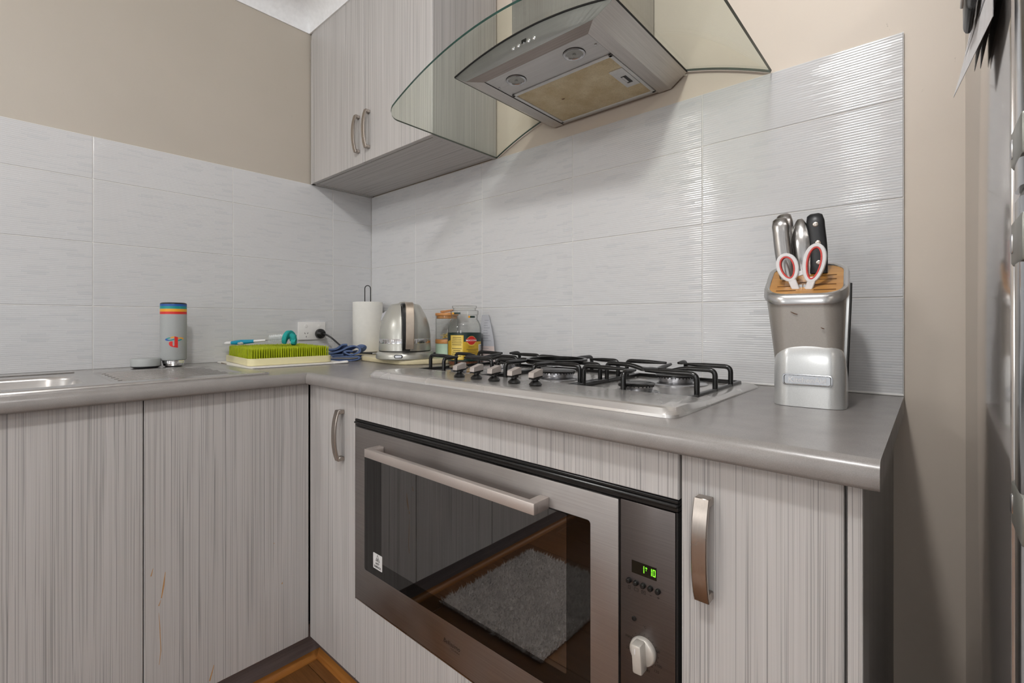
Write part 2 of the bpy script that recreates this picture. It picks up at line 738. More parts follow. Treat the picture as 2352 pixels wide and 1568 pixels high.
xs = [0, .3474, .7584, 1.1694, 1.5804, 1.9911]
for z0, z1 in rows:
    for a, b in zip(xs, xs[1:]):
        tile(wr, 'x', a, b, z0, z1)
ys = [-2.0, -1.9, -1.4297, -1.0189, -.6081, -.1973, 0]
ys = [-.1973 - TW * k for k in range(5, -1, -1)] + [0]
for z0, z1 in rows:
    for a, b in zip(ys, ys[1:]):
        tile(wl, 'y', a, b, z0, z1)
# cove cornice
CB = 2.3164


def cove(depth=.092):
    return [(0, CB - .004), (.006, CB - .004), (.006, CB + .004)] + [(.092 - .086 * math.cos(R(a)), CB + .004 + .078 * math.sin(R(a))) for a in range(0, 91, 10)] + [(.098, CB + .082), (.098, CZ), (0, CZ)]


bm = B()
pr = cove()
UY = -.2995   # cabinet front
grid_faces(bm, [[(-.008 + o, -4.6, z) for o, z in pr], [(-.008 + o, UY - o, z) for o, z in pr]], flip=True)
obj('trim_1', bm, 'ceiling_white', kind='structure')
bm = B()
grid_faces(bm, [[(-.008 + o, UY - o, z) for o, z in pr], [(.831 + o, UY - o, z) for o, z in pr], [(.831 + o, .008 - o, z) for o, z in pr], [(4.5, .008 - o, z) for o, z in pr]], flip=True)
obj('trim_2', bm, 'ceiling_white', kind='structure')
# floor planks
pk = None
for r_ in range(20):
    y0 = -.38 - .19 * r_
    off = (r_ * .47) % 1.2
    for k in range(-1, 4):
        x0 = .42 + off + k * 1.2
        x1 = x0 + 1.2
        if x1 < .45 or x0 > 4.4:
            continue
        if pk is None:
            pk = obj('plank', box(B(), x0, x0 + 1.1985, y0 - .1885, y0, FZ - .012, FZ, .0008, 1), 'floor_wood', fl, smooth=0, at=(x0, y0, FZ))
        else:
            copy_part(pk, fl, (x0, y0, FZ))
# timber beading along the kicks
DX, DY = .5916, -.5851       # door planes
KE = .062
bm = B()
qp = [(0, FZ), (.016, FZ), (.016, FZ + .006), (.012, FZ + .014), (.006, FZ + .021), (0, FZ + .023)]
grid_faces(bm, [[(DX - KE + o, -2.6, z) for o, z in qp], [(DX - KE + o, DY + KE - o, z) for o, z in qp]], flip=True)
obj('baseboard_left', bm, 'trim_wood_y', kind='structure')
bm = B()
grid_faces(bm, [[(DX - KE + o, DY + KE - o, z) for o, z in qp], [(1.97, DY + KE - o, z) for o, z in qp]], flip=True)
obj('baseboard_right', bm, 'trim_wood_x', kind='structure')

# ------------------------------------------------------------------ cabinets
DT = .017
ZK, ZD = .082, .863     # kick top, door top


def arch_handle(bm, cx, cy, z0, z1, wd=.02, out=.027, axis='y'):
    """flat strap pull, bowed outwards; axis y: door faces -Y"""
    n = 12
    pts = []
    for i in range(n + 1):
        t = i / n
        z = z0 + (z1 - z0) * t
        o = out * (1 - .42 * abs(2 * t - 1) ** 2.4)
        pts.append(Vector((cx, cy - o, z)))
    sweep(bm, pts, (wd / 2, .0028), up=(0, -1, 0))
    for zz, s in ((z0, 1), (z1, -1)):
        box(bm, cx - wd / 2, cx + wd / 2, cy - out * .60, cy, zz - .001 if s > 0 else zz - .010, zz + .010 if s > 0 else zz + .001, .0012, 1)
    return bm


# left run (sink side): doors face +X
left_cells = [(-.9978, -.5885), (-1.4060, -.9998), (-1.8110, -1.4080), (-2.2160, -1.8130), (-2.6, -2.2180)]
left_lab = ['grey laminate corner base cabinet door unit left of the narrow handled door',
            'grey laminate base cabinet below the sink bowl at the left frame edge',
            'grey laminate base cabinet past the sink bowl, seen only in the oven glass',
            'grey laminate base cabinet further along the sink run, out of frame',
            'last grey laminate base cabinet of the sink run, out of frame']
for i, (y0, y1) in enumerate(left_cells):
    t = thing('base_cabinet', left_lab[i], 'cabinet', (.3, (y0 + y1) / 2, FZ), 'base cabinets under the sink worktop')
    bm = B()
    ztop = .72 if y0 < -1.05 else .862
    box(bm, .02, DX - DT - .001, y0 - .001, y1 + .001, ZK, ztop)
    obj('carcass', bm, 'laminate', t, smooth=0)
    obj('door', box(B(), DX - DT, DX, y0, y1, ZK, ZD, .0012, 1), 'laminate', t, smooth=0, at=(DX, y0, ZK))
    obj('kick_panel', box(B(), DX - KE - .015, DX - KE, y0 - .001, y1 + .001 if i else DY + KE, FZ, ZK - .001), 'kick_wood_y', t, smooth=0)
# narrow corner cabinet
cdoor = [o for o in bpy.data.objects if o.name.startswith('door') and o.parent and abs(o.location.y + o.parent.location.y + .9978) < .01]
for pts, wd_ in (([(-.9798, .4448), (-.9841, .4271)], .0011), ([(-.9548, .4263), (-.9585, .3917), (-.9629, .3642)], .0016), ([(-.9640, .3600), (-.9683, .3470)], .0011),
                 ([(-.9680, .3300), (-.9660, .2919), (-.9638, .2340), (-.9674, .2001)], .0007), ([(-.8466, .1347), (-.8569, .0973)], .0018), ([(-.6680, .2830), (-.6689, .2780)], .0016), ([(-.6913, .4080), (-.6915, .4050)], .0012)):
    bm = B()
    n_ = len(pts)
    tp = [.35] + [1] * (n_ - 2) + [.6] if n_ > 2 else [.4, 1]
    sweep(bm, [(DX + .0001, y, z) for y, z in pts], (wd_, .00015), up=(1, 0, 0), taper=tp)
    obj('drip_stain', bm, 'stain', cdoor[0], smooth=0)
t = thing('base_cabinet', 'narrow grey laminate cabinet with bow handle between corner and oven', 'cabinet', (.72, -.3, FZ))
obj('carcass', box(B(), .60, .8548, DY + DT + .001, -.02, ZK, .862), 'laminate', t, smooth=0)
obj('door', box(B(), .5935, .8538, DY, DY + DT, ZK, ZD, .0012, 1), 'laminate', t, smooth=0)
d = t.children[-1]
obj('handle', arch_handle(B(), .7905, DY, .667, .807, .02), 'nickel', d)
obj('kick_panel', box(B(), DX - KE, .8548, DY + KE, DY + KE + .015, FZ, ZK - .001), 'kick_wood', t, smooth=0)
# oven housing
t = thing('oven_cabinet', 'grey laminate oven housing with filler panel above and drawer front below', 'cabinet', (1.305, -.3, FZ))
bm = B()
box(bm, .8558, .8578, DY + .02, -.02, ZK, .862)
box(bm, 1.7545, 1.7565, DY + .02, -.02, ZK, .862)
box(bm, .8578, 1.7545, DY + .02, -.02, .285, .298)
box(bm, .8578, 1.7545, -.03, -.02, .298, .862)
obj('carcass', bm, 'laminate', t, smooth=0)
obj('filler_panel', box(B(), .8570, 1.7553, DY, DY + DT, .7915, ZD, .0012, 1), 'laminate', t, smooth=0)
obj('drawer_front', box(B(), .8570, 1.7553, DY, DY + DT, ZK, .3035, .0012, 1), 'laminate', t, smooth=0)
obj('edge_strip', box(B(), .8570, 1.7553, DY - .0006, DY + .004, .3035, .306), 'nickel', t, smooth=0)
obj('kick_panel', box(B(), .8558, 1.7565, DY + KE, DY + KE + .015, FZ, ZK - .001), 'kick_wood', t, smooth=0)
# right cabinet
t = thing('base_cabinet', 'grey laminate end cabinet with broad steel bow handle right of the oven', 'cabinet', (1.86, -.3, FZ))
obj('carcass', box(B(), 1.7570, 1.9565, DY + DT + .001, -.02, ZK, .862), 'laminate', t, smooth=0)
obj('door', box(B(), 1.7590, 1.9555, DY, DY + DT, ZK, ZD, .0012, 1), 'laminate', t, smooth=0)
d = t.children[-1]
obj('handle', arch_handle(B(), 1.7945, DY, .667, .808, .021, .028), 'nickel', d)
obj('kick_panel', box(B(), 1.7570, 1.9585, DY + KE, DY + KE + .015, FZ, ZK - .001), 'kick_wood', t, smooth=0)
obj('end_panel', box(B(), 1.9589, 1.9738, DY - .001, .007, FZ, .864, .0008, 1), 'laminate', t, smooth=0)

# wall cabinet
t = thing('wall_cabinet', 'grey laminate two-door wall cabinet left of the rangehood', 'cabinet', (.42, 0, ZT))
X1 = .8325
bm = B()
box(bm, .0005, .016, UY + .002, -.001, ZT, CB)
box(bm, X1 - .016, X1, UY + .002, -.001, ZT + .001, CB)
box(bm, .016, X1 - .016, -.012, -.001, ZT + .016, CB)
obj('carcass', bm, 'laminate', t, smooth=0)
obj('bottom_panel', box(B(), .0165, X1 - .0165, UY + .0205, -.001, ZT + .003, ZT + .016, .0006, 1), 'laminate_x', t, smooth=0)
obj('scribe_strip', box(B(), .0005, .0165, UY, UY + .018, ZT, CB - .03, .0006, 1), 'laminate', t, smooth=0)
dl = obj('door', box(B(), .018, .4225, UY, UY + DT, ZT + .002, CB, .001, 1), 'laminate', t, smooth=0, at=(.018, UY, ZT))
dr = obj('door', box(B(), .4250, X1 - .001, UY, UY + DT, ZT + .002, CB, .001, 1), 'laminate', t, smooth=0, at=(.425, UY, ZT))
hb = arch_handle(B(), .392, UY, 1.700, 1.840, .017, .026)
obj('handle', hb, 'nickel', dl)
obj('handle', arch_handle(B(), .463, UY, 1.701, 1.841, .017, .026), 'nickel', dr)

# ------------------------------------------------------------------ worktop
XF, YF = .6225, -.6131
XE = 1.9911
prof = [(.020, .865), (.008, .865), (.003, .8665), (.0, .871), (.0, .884), (.0015, .890), (.005, .8955), (.010, .8988), (.016, .9)]
t = thing('worktop', 'L-shaped grey laminate worktop with rolled front edge', 'worktop', (.9, -.3, .865))
bm = B()
fx = lambda o: XF - o
fy = lambda o: YF + o
L = len(prof)
rowR = [(XE, fy(o), z) for o, z in prof]
rowC = [(fx(o), fy(o), z) for o, z in prof]
rowL = [(fx(o), -2.6, z) for o, z in prof]
vs = grid_faces(bm, [rowR, rowC])
# top and underside of the right run, then its end
o1 = prof[-1][0]
bm.faces.new([bm.verts.new(p) for p in ((0.001, fy(o1), .9), (XE, fy(o1), .9), (XE, -.0006, .9), (0.001, -.0006, .9))])
bm.faces.new([bm.verts.new(p) for p in ((0.001, fy(.02), .865), (0.001, -.0006, .865), (XE, -.0006, .865), (XE, fy(.02), .865))])
bmesh.ops.recalc_face_normals(bm, faces=bm.faces[:])
obj('hob_run', bm, 'worktop', t, smooth=60)
bm = B()
bm.faces.new([bm.verts.new(p) for p in rowR + [(XE, -.0006, .9), (XE, -.0006, .865)]])
obj('end_edge', bm, 'laminate', t, smooth=0)
bm = B()
grid_faces(bm, [rowC, rowL])
HX0, HX1, HY1, HY0 = .195, .525, -1.075, -1.47
yc = fy(o1)
xc = fx(o1)
for q in (((0.001, yc), (0.001, HY1), (xc, HY1), (xc, yc)), ((0.001, HY1), (0.001, HY0), (HX0, HY0), (HX0, HY1)),
          ((HX1, HY1), (HX1, HY0), (xc, HY0), (xc, HY1)), ((0.001, HY0), (0.001, -2.6), (xc, -2.6), (xc, HY0))):
    bm.faces.new([bm.verts.new((x, y, .9)) for x, y in q])
bmesh.ops.recalc_face_normals(bm, faces=bm.faces[:])
obj('sink_run', bm, 'worktop', t, smooth=60)
# mitre joint at the inner corner
bm = B()
sweep(bm, [(x + .0003, y - .0003, z - .0004) for x, y, z in rowC[1:]], .0004, 5)
obj('mitre_joint', bm, 'worktop_joint', t)
obj('sealant', box(B(), .001, XE, -.0035, -.0002, .9004, .9045, .001, 1), 'white_plastic', wr, smooth=0)

# ------------------------------------------------------------------ sink
t = thing('sink', 'stainless steel inset sink with ribbed drainer at left of the worktop', 'sink', (.32, -1.2, .9))
bm = B()
outer = rrect(.064, .568, -2.1, -.688, .02)
SZ = .9046
loops = [(0, .9004), (.0015, .9035), (.004, .9058), (.008, .9058), (.011, SZ)]


def inset_loop(off):
    return rrect(.064 + off, .568 - off, -2.1 + off, -.688 - off, max(.02 - off, .006))


vs = grid_faces(bm, [[(x, y, z) for x, y in inset_loop(o)] for o, z in loops], closed_u=True)
bowl = rrect(.225, .505, -1.45, -1.083, .075, 8)
drain = rrect(.172, .512, -1.048, -.742, .03, 5)
bl = [bm.verts.new((x, y, SZ)) for x, y in bowl]
dl_ = [bm.verts.new((x, y, SZ)) for x, y in drain]
edges = []
for ring in (vs[-1], bl, dl_):
    for a, b in zip(ring, ring[1:] + ring[:1]):
        e = bm.edges.get((a, b)) or bm.edges.new((a, b))
        edges.append(e)
bmesh.ops.triangle_fill(bm, edges=edges, use_beauty=True, use_dissolve=False)


def sub_loops(base, steps, src):
    cx = sum(p[0] for p in src) / len(src)
    cy = sum(p[1] for p in src) / len(src)
    sx = max(p[0] for p in src) - cx
    sy = max(p[1] for p in src) - cy
    prev = base
    for off, z in steps:
        cur = [bm.verts.new((cx + (x - cx) * (sx - off) / sx, cy + (y - cy) * (sy - off) / sy, z)) for x, y in src]
        for i in range(len(src)):
            j = (i + 1) % len(src)
            bm.faces.new((prev[i], prev[j], cur[j], cur[i]))
        prev = cur
    bm.faces.new(prev)


sub_loops(dl_, [(.004, .9038), (.010, .9014), (.016, .9010)], drain)
bmesh.ops.recalc_face_normals(bm, faces=bm.faces[:])
obj('sink_top', bm, 'sink_steel', t, smooth=0)
bm = B()
bl = [bm.verts.new((x, y, SZ)) for x, y in bowl]
sub_loops(bl, [(.003, .9030), (.006, .8960), (.018, .775), (.034, .757), (.06, .752)], bowl)
bmesh.ops.recalc_face_normals(bm, faces=bm.faces[:])
obj('bowl', bm, 'sink_steel', t, smooth=50)
bm = B()
for k in range(13):
    x = .200 + k * .0235
    box(bm, x, x + .009, -1.025 + .006 * (k % 2), -.765 - .004 * (k % 3), .9008, .9030, .001, 1)
obj('drainer_ribs', bm, 'sink_steel', t, kind='stuff')
obj('overflow_ledge', box(B(), .100, .150, -1.75, -1.078, .9046, .9075, .002, 2), 'sink_steel', t)

# ------------------------------------------------------------------ rangehood
HC, HK, HZ = 1.29, .519, 1.7644
arch = lambda x: HZ - HK * (x - HC) ** 2
PZ = 1.6968
t = thing('rangehood', 'stainless rangehood with arched clear glass canopy above the gas cooktop', 'rangehood', (HC, 0, PZ))
bm = B()
ox0, ox1, oy = 1.098, 1.495, -.402
ix0, ix1, iy = 1.134, 1.460, -.366


def f4(bm, *ps):
    bm.faces.new([bm.verts.new(p) for p in ps])


tx0, tx1, ty = 1.0455, 1.5405, -.392
f4(bm, (ox0, oy, PZ), (ix0, iy, PZ), (ix0, -.001, PZ), (ox0, -.001, PZ))
f4(bm, (ox0, oy, PZ), (ox0, -.001, PZ), (tx0, -.001, arch(tx0) - .004), (tx0, ty, arch(tx0) - .004))
bmesh.ops.remove_doubles(bm, verts=bm.verts[:], dist=1e-5)
obj('side_panel', bm, 'steel_y', t, smooth=0)
bm = B()
f4(bm, (ox1, oy, PZ), (ox1, -.001, PZ), (ix1, -.001, PZ), (ix1, iy, PZ))
f4(bm, (ox1, oy, PZ), (tx1, ty, arch(tx1) - .004), (tx1, -.001, arch(tx1) - .004), (ox1, -.001, PZ))
bmesh.ops.remove_doubles(bm, verts=bm.verts[:], dist=1e-5)
obj('side_panel', bm, 'steel_y', t, smooth=0)
bm = B()
f4(bm, (ox0, oy, PZ), (ox1, oy, PZ), (ix1, iy, PZ), (ix0, iy, PZ))
obj('front_flange', bm, 'steel_worn', t, smooth=0)
bm = B()
n = 24
grid_faces(bm, [[(ox0 + (ox1 - ox0) * i / n, oy, PZ) for i in range(n + 1)],
                [(tx0 + (tx1 - tx0) * i / n, ty, arch(tx0 + (tx1 - tx0) * i / n) - .0045) for i in range(n + 1)]])
fa = obj('fascia', bm, 'fascia_steel', t, smooth=0)
bm = B()
grid_faces(bm, [[(tx0 + .001 + (tx1 - tx0 - .002) * i / n, yy, arch(tx0 + (tx1 - tx0) * i / n) - .0048) for i in range(n + 1)] for yy in (ty + .001, -.001)])
obj('top_cover', bm, 'steel_x', t, smooth=0)
# dark seal between body and glass
bm = B()
sweep(bm, [(tx0 + (tx1 - tx0) * i / n, ty - .0005, arch(tx0 + (tx1 - tx0) * i / n) - .0028) for i in range(n + 1)], .0022, 6)
sweep(bm, [(tx1, ty, arch(tx1) - .003), (tx1, -.002, arch(tx1) - .003)], .0022, 6)
sweep(bm, [(tx0, ty, arch(tx0) - .003), (tx0, -.002, arch(tx0) - .003)], .0022, 6)
obj('glass_seal', bm, 'black_rubber', t)
bp = obj('bottom_plate', box(B(), ix0 + .001, ix1 - .001, iy + .001, -.002, PZ + .0015, PZ + .004), 'steel_x', t, smooth=0)
bm = B()
box(bm, ix0 - .0005, ix1 + .0005, iy - .0003, iy + .0006, PZ + .0002, PZ + .0012)
box(bm, ix0 - .0003, ix0 + .0006, iy, -.001, PZ + .0002, PZ + .0012)
box(bm, ix1 - .0006, ix1 + .0003, iy, -.001, PZ + .0002, PZ + .0012)
obj('plate_gap', bm, 'dark_gap', t, smooth=0)
DN = Matrix.Rotation(PI, 4, 'X')
for lx, ly in ((1.2053, -.3167), (1.3906, -.3178)):
    l_ = obj('hood_lamp', lathe(B(), [(.0268, 0), (.0268, .0022), (.0245, .0034), (.0215, .0026), (.0205, .0005), (.0165, -.003), (.012, -.007), (0, -.007)], (lx, ly, PZ + .0015), 36, DN), 'zinc', t)
    obj('lamp_rim', lathe(B(), [(.0276, -.0004), (.0276, .0008), (.0268, .0008), (.0268, -.0004)], (lx, ly, PZ + .0015), 36, DN), 'black_rubber', l_)
    obj('lens', lathe(B(), [(0, .0012), (.0195, .0012)], (lx, ly, PZ + .0015), 36, DN), 'lens_glass', l_)
    bm = B()
    cyl(bm, (lx, ly, PZ + .0015), .0045, .006, 12, DN, .001)
    obj('bulb', bm, 'clear_glass', l_)
for sx, sy in ((1.1425, -.3156), (1.4499, -.318)):
    obj('screw', cyl(B(), (sx, sy, PZ + .0015), .0032, .0015, 12, DN, .0005), 'zinc', t)
bm = B()
fx0, fx1, fy0, fy1 = 1.1415, 1.4592, -.2620, -.0165
for q in ((fx0, fx1, fy0, fy0 + .009), (fx0, fx1, fy1 - .009, fy1), (fx0, fx0 + .009, fy0, fy1), (fx1 - .009, fx1, fy0, fy1)):
    box(bm, *q, PZ - .0025, PZ + .0015, .0008, 1)
fr_ = obj('filter_frame', bm, 'filter_frame', t)
obj('filter', box(B(), fx0 + .0070, fx1 - .0070, fy0 + .0070, fy1 - .0070, PZ + .0002, PZ + .0012), 'filter_mesh', fr_, smooth=0, label='grease-stained amber mesh filter')
bm = B()
rs_ = random.Random(2)
bm.faces.new([bm.verts.new((1.2389 + .0062 * math.cos(R(a)) * rs_.uniform(.5, 1.1), -.1486 + .0042 * math.sin(R(a)) * rs_.uniform(.5, 1.1), PZ - .0001)) for a in range(0, 360, 30)])
obj('grease_spot', bm, 'bamboo_slot', fr_, smooth=0)
bm = B()
box(bm, 1.4105, 1.4490, -.1900, -.0905, PZ - .0022, PZ + .0002, .0006, 1)
lt_ = obj('latch', bm, 'filter_frame', fr_)
obj('latch_slot', box(B(), 1.424, 1.439, -.153, -.112, PZ - .0030, PZ - .0020, .0004, 1), 'socket_dark', t)
obj('latch_tab', box(B(), 1.4255, 1.4315, -.150, -.120, PZ - .0042, PZ - .0028, .0006, 1), 'filter_frame', t)
for bx, bz in ((1.2651, 1.7250), (1.2818, 1.7252), (1.3134, 1.7254), (1.3300, 1.7255)):
    yy = oy + (ty - oy) * (bz - PZ) / .065 + .001
    rx = Matrix.Rotation(PI / 2, 4, 'X')
    b_ = obj('button', lathe(B(), [(.0054, 0), (.0054, .0014), (.0046, .0018), (.0043, .0008), (.0040, .0024), (.0030, .0030), (0, .0031)], (bx, yy, bz), 20, rx), 'chrome', fa)
yy = oy + (ty - oy) * .5
obj('display', box(B(), 1.2915, 1.3055, yy - .0005, yy + .001, 1.7185, 1.7345), 'black_glass', fa, smooth=0)
text('digit', '0', .009, 'paper_grey', fa, lambda x, y, z: (1.2995 + x, yy - .001, 1.7235 + y))
# canopy
bm = B()
gw, gr_, gy = .4545, .045, -.478
N = 48
XS = [HC - gw + 2 * gw * i / N for i in range(N + 1)]
XS = sorted(set(XS + [HC + s * (gw - gr_ * (1 - math.sin(R(a)))) for s in (1, -1) for a in (20, 40, 55, 70, 80, 86)]))


def yf(x):
    e = abs(x - HC) - (gw - gr_)
    return gy if e <= 0 else gy + gr_ - math.sqrt(max(0, gr_ ** 2 - e * e))


def gpt(x, y, dz):
    sl = -2 * HK * (x - HC)
    nrm = Vector((-sl, 0, 1)).normalized()
    return Vector((x, y, arch(x))) + nrm * dz


top = [[gpt(x, -.001, .0035) for x in XS], [gpt(x, yf(x), .0035) for x in XS]]
bot = [[gpt(x, -.001, -.0025) for x in XS], [gpt(x, yf(x), -.0025) for x in XS]]
grid_faces(bm, top, flip=True)
grid_faces(bm, bot)
cg = obj('glass_canopy', bm, 'canopy_glass', t, smooth=60)
bm = B()
lo = [gpt(XS[0], -.001, -.0025)] + bot[1] + [gpt(XS[-1], -.001, -.0025)]
hi = [gpt(XS[0], -.001, .0035)] + top[1] + [gpt(XS[-1], -.001, .0035)]
grid_faces(bm, [lo, hi])
grid_faces(bm, [bot[0], top[0]], flip=True)
obj('canopy_edge', bm, 'glass_edge', cg, smooth=60, label='dark green polished edge of the glass')
cx0, cx1 = 1.134, 1.446
poly = [(cx0 + (cx1 - cx0) * i / 10, arch(cx0 + (cx1 - cx0) * i / 10) + .004) for i in range(11)] + [(cx1, CZ - .005), (cx0, CZ - .005)]
obj('chimney', prism(B(), poly, .254, 'xz', -.255, .0015, 1), 'steel_z', t, smooth=30)

# ------------------------------------------------------------------ cooktop
t = thing('cooktop', 'stainless five-burner gas cooktop with black cast iron grates', 'cooktop', (1.285, -.29, .9))
kx0, kx1, ky0, ky1 = .8393, 1.7300, -.5405, -.0375
bm = B()


def rsub(x0, x1, y0, y1, r, n=5, k=10):
    base = rrect(x0, x1, y0, y1, r, n)
    out = []
    m_ = len(base)
    for i in range(m_):
        p, q = base[i], base[(i + 1) % m_]
        out.append(p)
        if i % (n + 1) == n:
            out += [(p[0] + (q[0] - p[0]) * j / k, p[1] + (q[1] - p[1]) * j / k) for j in range(1, k)]
    return out


def sstep(t):
    t = max(0, min(1, t))
    return t * t * (3 - 2 * t)


def zr(y, edge):          # the knob strip stands prouder than the side and back rims
    return .9090 + .0080 * sstep((edge - y) / .055)


rows_ = []
for o, zf, r in ((0, .0, .022), (.0010, .28, .021), (.0085, .86, .018), (.0130, 1., .016)):
    rows_.append([(x, y, .9003 + (zr(y, -.40) - .9003) * zf) for x, y in rsub(kx0 + o, kx1 - o, ky0 + o, ky1 - o, r)])
tx_ = (.872, 1.6975, -.402, -.064)
for o, zf, r in ((0, 1., .022), (.0030, .9, .021), (.0090, .30, .018), (.0140, 0., .016)):
    rows_.append([(x, y, .9040 + (zr(y, -.345) - .9040) * zf) for x, y in rsub(tx_[0] + o, tx_[1] - o, tx_[2] + o, tx_[3] - o, r)])
grid_faces(bm, rows_, closed_u=True)
bm.faces.new([bm.verts.new(p) for p in rows_[-1]])
bmesh.ops.remove_doubles(bm, verts=bm.verts[:], dist=1e-6)
bmesh.ops.recalc_face_normals(bm, faces=bm.faces[:])
brushed('hob_steel', 'cfccc9', .25, 0, .08, 0, .7)
obj('hob_plate', bm, 'hob_steel', t, smooth=24)


def burner(x, y, r, dish=1.3, cap='black_enamel', tall=1.):
    b_ = obj('burner', lathe(B(), [(r * dish, .9042), (r * dish, .9062), (r * dish * .93, .9085), (r * .95, .9085), (r * .86, .9095), (r * .94, .9185), (r * .96, .9215), (r * .7, .9225), (0, .9225)], (x, y, 0), 40), 'zinc', t)
    bm = B()
    k = max(18, int(r * 700))
    for i in range(k):
        a = 2 * PI * i / k
        box(bm, x + r * .955 - .0015, x + r * .955 + .0012, y - .0009, y + .0009, .9185, .9222, rot=Matrix.Rotation(a, 4, 'Z'), about=(x, y, .92))
    obj('flame_slots', bm, 'dark_gap', b_, smooth=0, kind='stuff')
    obj('burner_cap', lathe(B(), [(r * .9, .9226), (r * 1.02, .9230), (r * 1.04, .9246), (r * 1.0, .9262), (r * .8, .9275), (0, .9278)], (x, y, 0), 40), cap, b_)
    return b_


BF, BB = -.342, -.135
XL, XM, XR = 1.0055, 1.2850, 1.5640
burner(XR, BF, .0375)
burner(XR, BB, .046, 1.62)
burner(XL, BF, .026, 1.35, 'burner_brown')
burner(XL, BB, .036, 1.3)
burner(XM, -.245, .050, 1.35)
bm = B()
wz = .9445
lathe(bm, [(.079, wz), (.0815, wz + .002), (.0815, wz + .0115), (.080, wz + .013), (.074, wz + .013), (.0725, wz + .0115), (.0725, wz + .002), (.0735, wz)], (XM, -.245, 0), 56, closed=True)
HT = .9525     # finger height


def finger(bm, p, d, ln, top=HT, dip=0.):
    x, y = p
    d = Vector((d[0], d[1], 0)).normalized()
    p0 = Vector((x, y, .909))
    a = Vector((x, y, top - .013))
    c = Vector((x, y, top)) + d * .014
    pts = [p0, a] + bez(a, Vector((x, y, top)), c, 5)[1:]
    e = Vector((x, y, top)) + d * ln
    if dip:
        m1 = Vector((x, y, top)) + d * ln * .45
        m2 = Vector((x, y, top - dip)) + d * ln * .72
        pts += [m1, (m1 + m2) / 2 + Vector((0, 0, .001)), m2, e - Vector((0, 0, dip))]
        tp = [1] * len(pts)
    else:
        pts += [Vector((x, y, top)) + d * ln * .55, e]
        tp = [1] * (len(pts) - 1) + [.55]
    sweep(bm, pts, .0054, 10, taper=tp)


def grate(xa, xb, xm, kind):
    bm = B()
    ya, yb = -.398, -.070
    fr = [(xa, ya), (xb, ya), (xb, yb), (xa, yb)]
    for p, q in zip(fr, fr[1:] + fr[:1]):
        sweep(bm, [(p[0], p[1], .9105), (q[0], q[1], .9105)], (.0045, .0045), up=(0, 0, 1))
    ym = -.238
    ln = (xb - xa) / 2 - .022
    if kind == 'two':
        for yy in (BF, BB):
            finger(bm, (xa, yy), (1, 0), ln)
            finger(bm, (xb, yy), (-1, 0), ln)
        finger(bm, (xm, ya), (0, 1), .052)
        finger(bm, (xm, yb), (0, -1), .048)
        finger(bm, (xa, ym), (1, 0), (xb - xa) / 2, dip=.008)
        finger(bm, (xb, ym), (-1, 0), (xb - xa) / 2, dip=.008)
        sweep(bm, [(xm, ym - .075, HT), (xm, ym - .03, HT - .004), (xm, ym, HT - .008), (xm, ym + .03, HT - .004), (xm, ym + .075, HT)], .0054, 10, taper=[.6, 1, 1, 1, .6])
    else:
        for sx, xe in ((1, xa), (-1, xb)):
            for yy in (-.335, -.155):
                finger(bm, (xe, yy), (sx, 0), .085)
            finger(bm, (xe, -.245), (sx, 0), .062, top=HT - .004)
        finger(bm, (xm - .045, ya), (0, 1), .085)
        finger(bm, (xm + .045, ya), (0, 1), .085)
        finger(bm, (xm, yb), (0, -1), .10)
    return bm


obj('grate', grate(.8775, 1.1395, XL, 'two'), 'black_enamel', t)
obj('grate', grate(1.1540, 1.4180, XM, 'wok'), 'black_enamel', t)
obj('grate', grate(1.4330, 1.6920, XR, 'two'), 'black_enamel', t)
bm = B()
lathe(bm, [(.079, wz), (.0815, wz + .002), (.0815, wz + .0115), (.080, wz + .013), (.074, wz + .013), (.0725, wz + .0115), (.0725, wz + .002), (.0735, wz)], (XM, -.245, 0), 56, closed=True)
obj('wok_ring', bm, 'black_enamel', t)
for kx in (1.1525, 1.2130, 1.2716, 1.3336, 1.3947):
    ky = -.472
    k_ = obj('control_knob', lathe(B(), [(0, .9096), (.0125, .9096), (.0148, .9125), (.0105, .9175), (.0062, .9205), (.0062, .9225), (.0095, .9230), (.0100, .9262), (0, .9265)], (kx, ky, .0074), 12), 'black_plastic', t)
    bm = B()
    prism(bm, [(ky - .0165, 0.9349), (ky + .0175, 0.9379), (ky + .0165, 0.9519), (ky + .0115, 0.9529), (ky - .0155, 0.9459)], .0145, 'yz', kx - .0072, .0007, 1)
    obj('grip', bm, 'alu', k_, smooth=0)
    bm = B()
    prism(bm, [(ky - .0150, 0.9314), (ky + .0165, 0.9344), (ky + .0172, 0.9378), (ky - .0162, 0.9348)], .0130, 'yz', kx - .0065, .0006, 1)
    obj('grip_base', bm, 'black_plastic', k_, smooth=0)

# ------------------------------------------------------------------ oven
OY = -.588
t = thing('oven', 'wide built-in stainless oven with black glass door and side controls', 'oven', (1.306, -.3, .3))
obj('oven_body', box(B(), .8590, 1.7535, -.565, -.05, .3040, .7880), 'dark_gap', t, smooth=0)
XZ = lambda cx, cz, yo: (lambda x, y, z: (cx + x, yo - z, cz + y))
dr_ = obj('oven_door', box(B(), .8600, 1.6575, OY, OY + .020, .3085, .7705, .002, 2), 'oven_steel', t)
obj('door_glass', prism(B(), rrect(.9095, 1.6052, .4005, .7215, .006, 4), .004, 'xz', OY - .0008), 'black_glass', dr_, smooth=0)
obj('inner_pane', prism(B(), rrect(.9888, 1.5574, .4411, .7195, .004, 3), .0006, 'xz', OY - .0012), 'black_glass_inner', dr_, smooth=0)
bm = B()
box(bm, .9784, 1.519, -.632, -.6185, .7188, .7400, .0022, 2)
for x0 in (.9784, 1.4985):
    box(bm, x0, x0 + .0205, -.6215, OY, .7188, .7400, .0015, 2)
obj('door_handle', bm, 'alu', dr_)
bm = B()
